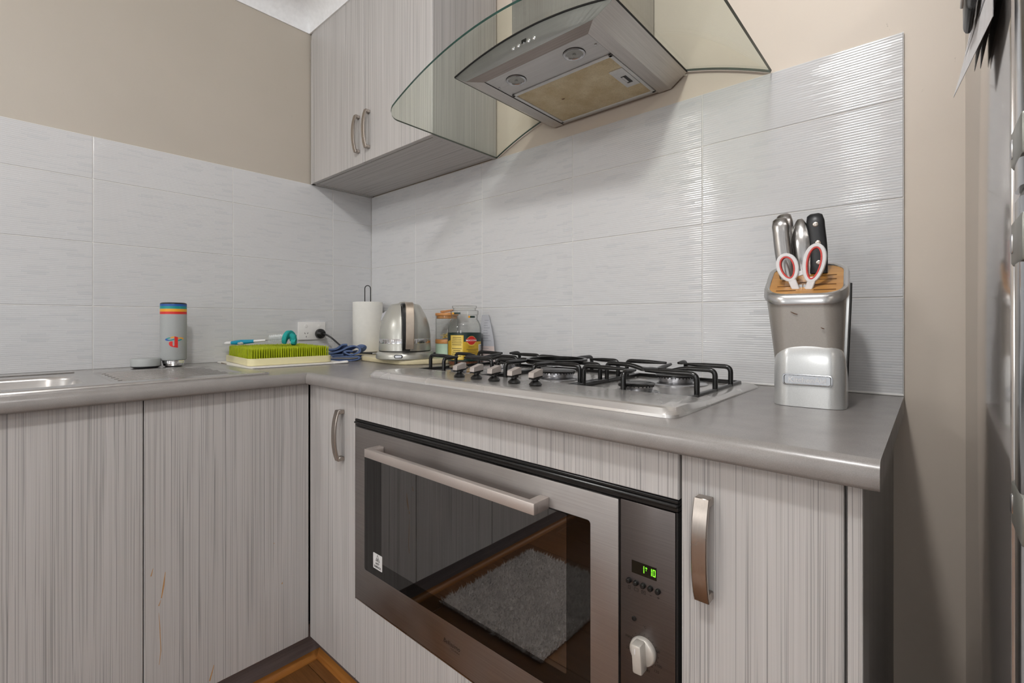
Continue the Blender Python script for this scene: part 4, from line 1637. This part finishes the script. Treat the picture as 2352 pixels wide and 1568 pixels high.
# canisters
cx_, cy_ = .6330, -.0660
t = thing('canister', 'mint green canister with wooden lid standing behind the coffee jar', 'canister', (cx_, cy_, .9182))
obj('canister_body', lathe(B(), [(0, .9184), (.042, .9184), (.0435, .9200), (.0435, .9715), (0, .9720)], (cx_, cy_, 0), 44), 'mint', t)
obj('wooden_lid', lathe(B(), [(0, .9722), (.0440, .9722), (.0445, .9735), (.0445, .9865), (.0435, .9880), (0, .9880)], (cx_, cy_, 0), 44), 'lid_wood', t)
t = thing('glass_canister', 'small clear glass canister with wooden lid stacked on the mint canister', 'canister', (cx_, cy_, .9882))
bm = lathe(B(), [(0, .9884), (.0420, .9884), (.0430, .9900), (.0430, 1.0780)], (cx_, cy_, 0), 44)
obj('canister_glass', bm, 'clear_glass', t)
l_ = obj('wooden_lid', lathe(B(), [(0, 1.0665), (.0385, 1.0665), (.0395, 1.0680), (.0395, 1.0775), (.0440, 1.0782), (.0445, 1.0790), (.0445, 1.0865), (.0435, 1.0880), (0, 1.0880)], (cx_, cy_, 0), 44), 'lid_wood', t)
for k in range(9):
    bm = B()
    a = k * .7
    p = Vector((cx_ + .022 * math.cos(a), cy_ + .022 * math.sin(a), .9900 + .0022 * (k % 3)))
    q = Vector((cx_ - .026 * math.cos(a + .5), cy_ - .026 * math.sin(a + .5), 1.0000 + .004 * (k % 4)))
    sweep(bm, [p, q], (.0035, .0008), up=(0, 0, 1))
    obj('tea_sachet', bm, 'gold_light' if k % 3 else 'paper', t, smooth=0)
t = thing('wooden_clip', 'small wooden offcut resting on the glass canister lid', 'wood piece', (cx_, cy_, 1.0882))
f_, r_ = facing((.75, -.66))
bm = B()
box(bm, cx_ - .019, cx_ + .019, cy_ - .009, cy_ + .009, 1.0883, 1.0905, .0006, 1)
box(bm, cx_ - .024, cx_ + .024, cy_ - .009, cy_ + .009, 1.0925, 1.0995, .001, 1, rot=Matrix.Rotation(R(-7), 4, 'Y'))
bmesh.ops.rotate(bm, verts=bm.verts[:], cent=(cx_, cy_, 1.09), matrix=Matrix.Rotation(R(38), 3, 'Z'))
obj('wood_block', bm, 'lid_wood', t, smooth=0)
# coffee jar
jx, jy, jr = .7694, -.1001, .0600
t = thing('coffee_jar', 'large glass coffee jar with gold and dark green label beside the cooktop', 'jar', (jx, jy, .9))
obj('jar_glass', lathe(B(), [(0, .9010), (.0560, .9004), (.0600, .9040), (.0603, .9250), (.0603, 1.0200), (.0595, 1.0330), (.0560, 1.0470), (.0500, 1.0590), (.0460, 1.0650), (.0470, 1.0665), (.0470, 1.0790)], (jx, jy, 0), 64), 'clear_glass', t)
obj('glass_stopper', lathe(B(), [(.0470, 1.0790), (.0500, 1.0800), (.0505, 1.0940), (.0480, 1.0955), (.0415, 1.0960), (.0405, 1.1010), (.0440, 1.1040), (.0450, 1.1090), (.0435, 1.1120), (.0380, 1.1125), (0, 1.1105)], (jx, jy, 0), 64), 'clear_glass', t)
obj('coffee', lathe(B(), [(0, .9030), (.0550, .9030), (.0570, .9060), (.0570, .9300), (.045, .9340), (.02, .9310), (0, .9330)], (jx, jy, 0), 48), 'coffee', t, label='brown coffee granules')
lb = obj('label', lathe(B(), [(jr + .0006, .9160), (jr + .0006, 1.0150)], (jx, jy, 0), 64), 'label_green', t)
jf = (.737, -.683)
jfn = cylmap(jx, jy, jr + .0009, jf)
jpx = lambda du: (jr + .0009) * math.asin(max(-.98, min(.98, du / 38.5)))
bm = B()
cylpatch(bm, [(jpx(-37), .9260), (jpx(-31), .9260), (jpx(-31), .9215), (jpx(-2), .9215), (jpx(-2), .9260), (jpx(37), .9260), (jpx(37), .9850), (jpx(-2), .9850), (jpx(-2), 1.0075), (jpx(-31), 1.0075), (jpx(-31), .9900), (jpx(-37), .9850)], jfn, 0, 26)
obj('label_panel', bm, 'gold_label', lb, smooth=0, label='gold label field')
bm = B()
cylpatch(bm, [(jpx(-29.5), .9240), (jpx(-4), .9240), (jpx(-4), 1.0060), (jpx(-29.5), 1.0060)], jfn, .0002, 12)
obj('label_panel', bm, 'gold_light', lb, smooth=0, label='pale gold text panel')
bm = B()
rgl = random.Random(5)
for i in range(11):
    z = 1.0005 - i * .0066
    if 5 <= i <= 5:
        continue
    hw = 7.5 + rgl.random() * 3.5
    cylpatch(bm, [(jpx(-17 - hw), z - .0011), (jpx(-17 + hw), z - .0011), (jpx(-17 + hw), z + .0011), (jpx(-17 - hw), z + .0011)], jfn, .0004, 6)
for i in range(6):
    z = .9580 - i * .0055
    hw = 9 + rgl.random() * 4
    cylpatch(bm, [(jpx(17 - hw), z - .0010), (jpx(17 + hw), z - .0010), (jpx(17 + hw), z + .0010), (jpx(17 - hw), z + .0010)], jfn, .0004, 6)
obj('small_print', bm, 'ink_soft', lb, smooth=0, kind='stuff')
ex = jpx(15.5)
bm = B()
cylpatch(bm, [(ex + .0175 * math.cos(R(a)), .9880 + .0170 * math.sin(R(a))) for a in range(0, 360, 15)], jfn, .0003, 8)
obj('emblem', bm, 'gold_light', lb, smooth=0)
bm = B()
cylpatch(bm, [(ex + .0155 * math.cos(R(a)), .9890 + .0150 * math.sin(R(a))) for a in range(0, 360, 15)], jfn, .0006, 8)
cylpatch(bm, [(ex - .0195, .9835), (ex + .0195, .9835), (ex + .0195, .9955), (ex - .0195, .9955)], jfn, .0007, 8)
obj('emblem', bm, 'label_red', lb, smooth=0)
tf = lambda x0, z0, o: (lambda x, y, z: jfn(x + x0, z0 + y, o))
text('lettering', 'MOCCONA', .0078, 'label_white', lb, tf(ex, .9893, .0010), 0, .0002)
text('lettering', 'ESPRESSO', .0052, 'ink_soft', lb, tf(ex, .9665, .0006))
text('lettering', '5x', .0090, 'ink', lb, tf(jpx(-17), .9440, .0006))
bm = B()
cylpatch(bm, [(jpx(31), .9350), (jpx(37.3), .9350), (jpx(37.3), .9745), (jpx(31), .9745)], jfn, .0003, 4)
bc = obj('barcode', bm, 'label_white', lb, smooth=0)
bm = B()
for i in range(7):
    z = .9385 + i * .0050
    cylpatch(bm, [(jpx(33), z), (jpx(37), z), (jpx(37), z + .002), (jpx(33), z + .002)], jfn, .0006, 2)
obj('bars', bm, 'ink', lb, smooth=0, kind='stuff')
for du0, du1, z0, z1, rr in ((-27, -9, 1.0815, 1.0875, .0506), (8, 23, 1.0685, 1.0755, .0474)):
    fn_ = cylmap(jx, jy, rr, jf)
    q = lambda du: rr * math.asin(max(-.98, min(.98, du / (rr * 635))))
    bm = B()
    cylpatch(bm, [(q(du0), z0), (q(du1), z0), (q(du1), z1), (q(du0), z1)], fn_, .0006, 6)
    nb_ = obj('neck_label', bm, 'label_green', t, smooth=0)
    bm = B()
    cylpatch(bm, [(q(du0), z0), (q(du0 + 4), z0), (q(du0 + 4), z1), (q(du0), z1)], fn_, .0009, 3)
    obj('label_end', bm, 'stripe_yellow', nb_, smooth=0)
# printed leaflet / sachet leaning on the tiles
t = thing('leaflet', 'white printed sachet leaning on the tiles behind the coffee jar', 'packet', (.80, -.02, .9))
bm = B()


def lf(u, v, dz=0):    # u 0..1 across, v 0 bottom .. 1 top
    x0 = .745 + .020 * v
    x1 = .853 - .055 * v ** 1.6
    y = -.030 + .024 * v - .010 * math.sin(PI * u) * math.sin(PI * min(1, v * 1.1)) * .8
    return Vector((x0 + (x1 - x0) * u, y - dz, .9006 + .180 * v))


rows_ = [[lf(u / 8, v / 10) for u in range(9)] for v in range(11)]
grid_faces(bm, rows_)
rows2 = [[lf(u / 8, v / 10, -.0012) for u in range(9)] for v in range(11)]
grid_faces(bm, rows2, flip=True)
obj('sachet', bm, 'paper_grey', t)
bm = B()
grid_faces(bm, [[lf(u / 6, v / 4 * .36, .0004) for u in range(7)] for v in range(5)])
obj('lower_panel', bm, 'paper_pink', t, label='pale pink printed lower panel')
bm = B()
for k in range(17):
    v = .05 + k * .052
    if .34 < v < .46:
        continue
    u0, u1 = .42, .72 + .2 * rgl.random()
    grid_faces(bm, [[lf(u0 + (u1 - u0) * i / 4, v, .0008) for i in range(5)], [lf(u0 + (u1 - u0) * i / 4, v + .008, .0008) for i in range(5)]])
obj('small_print', bm, 'ink_grey', t, smooth=0, kind='stuff')

# ------------------------------------------------------------------ knife block
KA = R(6)
k1 = Vector((math.cos(KA), math.sin(KA), 0))
k2 = Vector((-math.sin(KA), math.cos(KA), 0))
KC = Vector((1.8690, -.2720, 0))


def kb_ring(wd, y0, dp, r, z, sl, out=0., sx=0.):
    pts = []
    for x, y in rrect(-wd / 2 - out, wd / 2 + out, y0 - out, y0 + dp + out, r + out, 7):
        p = KC + k1 * (x + sx) + k2 * y
        pts.append(Vector((p.x, p.y, z + sl * (y - y0))))
    return pts


t = thing('knife_block', 'silver knife block with slanted bamboo top near the worktop end', 'knife block', (KC.x, KC.y + .06, .9))
RG = [(.096, .002, .126, .020, .9004, 0, 0, -.002), (.1005, 0, .130, .022, .9030, 0, 0, -.002), (.1040, .000, .130, .024, .9500, .08, 0, -.003), (.1150, -.004, .132, .028, 1.0200, .30, 0, -.006), (.1270, -.010, .136, .036, 1.0860, .50, 0, -.009)]
bm = B()
grid_faces(bm, [kb_ring(*q) for q in RG], closed_u=True)
bm.faces.new([bm.verts.new(p) for p in kb_ring(*RG[0])][::-1])
bmesh.ops.recalc_face_normals(bm, faces=bm.faces[:])
obj('block_body', bm, 'block_grey', t)
bm = B()
T_ = RG[-1]
rim = [(0.0, 1.0855), (.0035, 1.0860), (.0045, 1.0895), (.0042, 1.0995), (.0025, 1.1040), (-.0015, 1.1050), (-.0050, 1.1030), (-.0055, 1.0965)]
grid_faces(bm, [kb_ring(*T_[:4], z, T_[5], o, T_[7]) for o, z in rim], closed_u=True)
bmesh.ops.recalc_face_normals(bm, faces=bm.faces[:])
obj('rim', bm, 'rim_steel', t)
bm = B()
bm.faces.new([bm.verts.new(p) for p in kb_ring(*T_[:4], 1.1015, T_[5], -.0050, T_[7])])
bmesh.ops.recalc_face_normals(bm, faces=bm.faces[:])
tp_ = obj('bamboo_top', bm, 'bamboo', t, smooth=0)
SL = T_[5]


def ktop(x, y, dz=0.):
    p = KC + k1 * (x + T_[7]) + k2 * (T_[1] + y)
    return Vector((p.x, p.y, 1.1015 + SL * y + dz))


for x0, x1, y in ((-.046, -.014, .022), (.014, .048, .022), (-.046, -.014, .040), (.012, .048, .044), (-.040, -.012, .066), (.010, .048, .066), (.010, .048, .084), (-.042, -.012, .092), (-.010, .012, .055)):
    bm = B()
    f4(bm, ktop(x0, y - .0014, .0004), ktop(x1, y - .0014, .0004), ktop(x1, y + .0014, .0004), ktop(x0, y + .0014, .0004))
    obj('slot', bm, 'bamboo_slot', tp_, smooth=0)
# raised front pedestal with arched top
bm = B()
NU, NV = 96, 36


def ped(u, v):
    full = kb_ring(.1010, 0, .128, .022, 0, 0, 0, -.002)
    # front half of the outline from the left side to the right side
    n_ = len(full)
    seq = full[2 * n_ // 4 - 3:n_] + full[0:3]
    seq = [Vector((p.x, p.y, 0)) for p in seq]
    ds = [0]
    for a, b in zip(seq, seq[1:]):
        ds.append(ds[-1] + (b - a).length)
    tgt = u * ds[-1]
    for i in range(len(seq) - 1):
        if ds[i + 1] >= tgt - 1e-9:
            k = (tgt - ds[i]) / max(1e-9, ds[i + 1] - ds[i])
            p = seq[i].lerp(seq[i + 1], k)
            tg = (seq[i + 1] - seq[i]).normalized()
            break
    ctr = KC + k2 * .064
    nn = (p - ctr)
    nn.z = 0
    nn.normalize()
    e = abs(2 * u - 1)
    zt = 1.0180 - .030 * min(1, e / .55) ** 2.2 - (.075 * max(0, (e - .5) / .5) ** 1.3)
    z = .9006 + (zt - .9006) * v
    lean = .003 * max(0, (z - .95) / .06) + .0035 * max(0, min(1, (z - .98) / .04))
    off = .0085 * (1 - v ** 9) * (1 - max(0, (e - .86) / .14) ** 2) - .0005
    p2 = p + nn * off + k2 * lean * 0
    return Vector((p2.x, p2.y, z))


grid_faces(bm, [[ped(i / NU, j / NV) for i in range(NU + 1)] for j in range(NV + 1)])
bmesh.ops.recalc_face_normals(bm, faces=bm.faces[:])
obj('pedestal', bm, 'block_silver', t, smooth=60)
# back strap
def strap_pts(sg, d0, d1, out):
    pts = []
    for w_, sx, z in ((.1005, -.002, .9040), (.1040, -.003, .9500), (.1150, -.006, 1.0200), (.1270, -.009, 1.0950), (.1290, -.0095, 1.1290)):
        f = (z - .904) / .225
        pts.append(KC + k1 * (sx + sg * (w_ / 2 + out)) + k2 * (d0 + (d1 - d0) * f) + Vector((0, 0, z)))
    return pts


for sg in (1, -1):
    bm = B()
    sweep(bm, strap_pts(sg, .092, .088, .0015), (.0150, .0030), up=tuple(k1))
    obj('side_strap', bm, 'block_silver', t)
    bm = B()
    sweep(bm, strap_pts(sg, .112, .108, .0035), (.0055, .0042), up=tuple(k1))
    obj('strap_trim', bm, 'black_plastic', t)
for (xa, za), (xb, zb) in (((1.8411, 1.0728), (1.8516, 1.0678)), ((1.8872, 1.0443), (1.8924, 1.0421))):
    bm = B()
    ya = lambda z: KC.y - .0100 * max(0, min(1, (z - 1.02) / .066)) - .0040 + (.006 * (1.02 - z) / .07 if z < 1.02 else 0) - .0012
    sweep(bm, [(xa, ya(za), za), ((xa + xb) / 2, ya((za + zb) / 2), (za + zb) / 2 - .0004), (xb, ya(zb), zb)], (.0006, .0022), up=(0, -1, 0), taper=[.5, 1, .8])
    obj('food_mark', bm, 'bamboo_slot', t, smooth=0)
# nameplate
npl = lambda x, y, o: KC + k1 * x - k2 * (.0082 + o) + Vector((0, 0, y))
bm = B()
for o_, wd_, h_, r_ in ((.0000, .0385, .0105, .005), (.0026, .0385, .0105, .005), (.0026, .0365, .0085, .004), (.0014, .0350, .0072, .003)):
    pass
lay = [(.0004, .0385, .0108, .005), (.0026, .0380, .0103, .005), (.0028, .0362, .0088, .004), (.0016, .0350, .0076, .003)]
rows_ = []
for o_, wd_, h_, r_ in lay:
    rows_.append([npl(x - .0040, .9495 + y, o_) for x, y in rrect(-wd_, wd_, -h_, h_, r_, 4)])
grid_faces(bm, rows_, closed_u=True)
bm.faces.new([bm.verts.new(p) for p in rows_[-1]])
bmesh.ops.recalc_face_normals(bm, faces=bm.faces[:])
pl_ = obj('nameplate', bm, 'nameplate', t, smooth=30)
text('lettering', 'KitchenAid', .0130, 'paper', pl_, lambda x, y, z: npl(x - .0040, .9493 + y, .0020 + z), .0004, .00025)


# knives
def knife(name, label, base, top_, w0, w1, w2, th_, mt, cap=True, rivets=False, bend=0.):
    base, top_ = Vector(base), Vector(top_)
    t = thing(name, label, 'knife', base)
    d = (top_ - base)
    bm = B()
    n = 10
    pts, tp = [], []
    for i in range(n + 1):
        s = i / n
        pts.append(base + d * s + k1 * bend * math.sin(PI * s) + k1 * (bend * 1.6 * max(0, s - .8)))
        wv_ = w0 + (w1 - w0) * math.sin(min(1, s * 1.5) * PI / 2) if s < .66 else w1 + (w2 - w1) * ((s - .66) / .34) ** 1.3
        tp.append(wv_ / w1 * (.82 if i == n else 1))
    pts.append(pts[-1] + d.normalized() * .004)
    tp.append(tp[-1] * .6)
    sweep(bm, pts, (w1 / 2, th_ / 2), up=tuple(k2), taper=tp)
    h_ = obj('knife_handle', bm, mt, t, smooth=70)
    bm = B()
    sweep(bm, [base + Vector((0, 0, .001)), base - Vector((0, 0, .018))], (w0 * .42, .0016), up=tuple(k2))
    obj('blade', bm, 'knife_steel', t)
    if rivets:
        for s in (.18, .52, .84):
            p = base + d * s + k1 * bend * math.sin(PI * s)
            bm = B()
            lathe(bm, [(.0048, 0), (.0046, .0012), (.003, .0018), (0, .002)], p - k2 * (th_ / 2 - .0003), 18, axis_rot(-k2))
            obj('rivet', bm, 'nickel', h_)
    return t


knife('kitchen_knife', 'brushed steel knife handle at the front left of the block', (1.8235, -.2060, 1.1290), (1.8070, -.2010, 1.2580), .027, .0285, .030, .020, 'knife_steel', bend=-.003)
knife('kitchen_knife', 'brushed steel knife handle directly behind the front left one', (1.8260, -.1820, 1.1400), (1.8090, -.1760, 1.2700), .027, .0285, .030, .020, 'knife_steel', bend=-.003)
knife('sharpening_steel', 'tapered steel handle in the middle of the block between silver and black knives', (1.8470, -.1850, 1.1400), (1.8365, -.1760, 1.2560), .026, .0365, .017, .022, 'knife_steel')
knife('kitchen_knife', 'black riveted knife handle at the right of the block', (1.8700, -.1850, 1.1480), (1.8610, -.1790, 1.2620), .028, .0285, .031, .019, 'knife_black', rivets=True, bend=.003)
# scissors
t = thing('scissors', 'white kitchen scissors with red lined loops in the front of the block', 'scissors', (1.850, -.2500, 1.102))
SY = -.2520


def ell(cx, cz, rx, rz, tilt, n=28, egg=0.):
    out = []
    for i in range(n):
        a = 2 * PI * i / n
        x, z = rx * math.cos(a) * (1 + egg * math.sin(a)), rz * math.sin(a)
        c_, s_ = math.cos(R(tilt)), math.sin(R(tilt))
        out.append(Vector((cx + x * c_ - z * s_, SY, cz + x * s_ + z * c_)))
    return out


for cx, cz, rx, rz, tl, leg in ((1.8300, 1.1570, .0150, .0245, 14, (1.8370, 1.1330, 1.8475, 1.1050)), (1.8725, 1.1620, .0150, .0330, -9, (1.8690, 1.1310, 1.8605, 1.1040))):
    bm = B()
    sweep(bm, ell(cx, cz, rx, rz, tl, egg=.12), (.0034, .0042), up=(0, -1, 0), closed=True)
    p = Vector((leg[0], SY, leg[1]))
    q = Vector((leg[2], SY, leg[3]))
    sweep(bm, [p + Vector((0, 0, .006)), p, p.lerp(q, .5), q], (.0068, .0042), up=(0, -1, 0), taper=[.55, .95, .9, .8])
    hl = obj('scissor_handle', bm, 'scissor_white', t)
    bm = B()
    sweep(bm, ell(cx, cz, rx - .0042, rz - .0042, tl, egg=.12), (.0013, .0046), up=(0, -1, 0), closed=True)
    obj('loop_lining', bm, 'scissor_red', hl, label='red soft lining of the loop')
bm = B()
sweep(bm, [Vector((1.8420, SY + .003, 1.1430)), Vector((1.8560, SY + .003, 1.1470))], (.0045, .0020), up=(0, -1, 0))
obj('cap_lifter', bm, 'scissor_white', t)
bm = B()
sweep(bm, [Vector((1.8490, SY + .004, 1.1240)), Vector((1.8500, SY + .004, 1.095))], (.0045, .0012), up=(0, -1, 0))
sweep(bm, [Vector((1.8590, SY + .005, 1.1240)), Vector((1.8575, SY + .005, 1.095))], (.0045, .0012), up=(0, -1, 0))
obj('scissor_blades', bm, 'knife_steel', t)

# ------------------------------------------------------------------ fridge
FX = 2.0830
t = thing('fridge', 'tall silver fridge with reflective side at the right frame edge', 'fridge', (2.42, -.38, FZ))
obj('fridge_body', box(B(), FX, 2.78, -.6990, -.0050, FZ + .02, 1.80, .003, 2), 'fridge_side', t)
obj('door_gasket', box(B(), FX + .006, 2.774, -.7060, -.6990, FZ + .04, 1.795), 'fridge_dark', t, smooth=0)
for z0, z1 in ((FZ + .05, 1.1490), (1.1570, 1.800)):
    d_ = obj('fridge_door', prism(B(), [(FX + .0006 + x, -.7060 - y) for x, y in rrect(0, .6955, 0, .058, .016, 6)], z1 - z0, 'xy', z0), 'fridge_door', t)
    for zb, zt in (((.8885, .9260), (1.0990, 1.1360)) if z0 < 1 else ((1.1775, 1.2100), (1.560, 1.595))):
        b_ = obj('handle_bracket', box(B(), FX + .0010, FX + .0330, -.8100, -.7640, zb, zt, .004, 2), 'bracket_grey', d_)
    for zb, zt in (((.8885, .9260), (1.0990, 1.1360)) if z0 < 1 else ((1.1775, 1.2100), (1.560, 1.595))):
        a_ = obj('bracket_arm', box(B(), FX - .0002, FX + .020, -.7640, -.7065, zb, zt, .003, 2), 'bracket_grey', d_)
        obj('screw_cap', box(B(), FX - .0016, FX + .003, -.7185, -.7110, (zb + zt) / 2 - .0085, (zb + zt) / 2 + .0085, .0025, 2), 'zinc', d_)
    z_lo, z_hi = (.8885, 1.1360) if z0 < 1 else (1.1775, 1.595)
    obj('handle_bar', box(B(), FX + .004, FX + .030, -.8320, -.8100, z_lo - .01, z_hi + .01, .006, 2), 'fridge_door', d_)
obj('fridge_foot', box(B(), FX + .03, 2.75, -.66, -.06, FZ + .0005, FZ + .02), 'fridge_dark', t, smooth=0)
bm = B()
box(bm, FX + .004, FX + .02, -.740, -.712, 1.1492, 1.1568, .001, 1)
obj('hinge_plate', bm, 'bracket_grey', t)


# papers held by a magnetic clip on the fridge side
def sheet(name, label, y0, y1, ztop, znear, zfar, cnear, cfar, x_off, mat_):
    t = thing(name, label, 'paper', (FX - .01, (y0 + y1) / 2, znear), 'papers clipped on the fridge side')
    bm = B()
    NR, NC = 14, 8

    def P(i, j, d=0):
        v = i / NR
        u = j / NC           # 0 near the camera .. 1 far
        zb = znear + (zfar - znear) * u
        cu_ = cnear + (cfar - cnear) * u
        return Vector((FX - x_off - d - cu_ * v ** 2.2, y0 + (y1 - y0) * u, ztop + (zb - ztop) * v))
    grid_faces(bm, [[P(i, j) for j in range(NC + 1)] for i in range(NR + 1)])
    grid_faces(bm, [[P(i, j, .0004) for j in range(NC + 1)] for i in range(NR + 1)], flip=True)
    s_ = obj('sheet', bm, mat_, t, smooth=60)
    bm = B()
    for i in range(2, 12):
        for c in range(2):
            grid_faces(bm, [[P(i + .12, j / 2 + .5 + c * 3.6, .0009) for j in range(6)], [P(i + .32, j / 2 + .5 + c * 3.6, .0009) for j in range(6)]])
    obj('print_lines', bm, 'ink_grey', s_, smooth=0, kind='stuff')
    return t


sheet('paper_sheet', 'front printed sheet with curled corner clipped on the fridge side', -.690, -.475, 1.50, 1.3180, 1.3290, .0005, .0205, .0085, 'paper')
sheet('paper_sheet', 'shorter sheet behind the curled one on the fridge side', -.670, -.472, 1.50, 1.3480, 1.3560, .0003, .0040, .0060, 'paper')
sheet('paper_sheet', 'rearmost sheet lying close to the fridge side', -.650, -.465, 1.50, 1.3560, 1.3600, .0002, .0015, .0030, 'paper_grey')
t = thing('magnetic_clip', 'black magnetic clip gripping papers on the fridge side', 'clip', (FX - .02, -.60, 1.36))
bm = B()
prism(bm, [(FX - .0108, 1.50), (FX - .0122, 1.42), (FX - .0158, 1.368), (FX - .0172, 1.360), (FX - .0205, 1.357), (FX - .0240, 1.362), (FX - .0245, 1.42), (FX - .0190, 1.50)], .055, 'xz', -.630, .003, 2)
obj('clip_jaw', bm, 'black_plastic', t)
bm = B()
box(bm, FX - .0265, FX - .0228, -.625, -.580, 1.3850, 1.46, .001, 1)
obj('clip_plate', bm, 'white_plastic', t)

# ------------------------------------------------------------------ rug (seen mirrored in the oven glass)
t = thing('rug', 'fluffy white rug on the wood floor, seen mirrored in the oven door', 'rug', (.86, -1.37, FZ))
bm = B()
RXc, RYc = .86, -1.37
box(bm, .62, 1.10, -1.64, -1.10, FZ + .0005, FZ + .010, .004, 1)
obj('backing', bm, 'rug_white', t)
bm = B()
rr_ = random.Random(11)
for k in range(15000):
    x = rr_.uniform(.615, 1.105)
    y = rr_.uniform(-1.645, -1.095)
    h = rr_.uniform(.010, .019)
    lx, ly = rr_.gauss(0, .009), rr_.gauss(0, .009)
    s_ = rr_.uniform(.0015, .0035)
    b0 = [bm.verts.new((x + s_ * math.cos(a), y + s_ * math.sin(a), FZ + .008)) for a in (0, 2.09, 4.19)]
    tp = bm.verts.new((x + lx, y + ly, FZ + .008 + h))
    for i in range(3):
        bm.faces.new((b0[i], b0[(i + 1) % 3], tp))
obj('pile', bm, 'rug_white', t, kind='stuff')
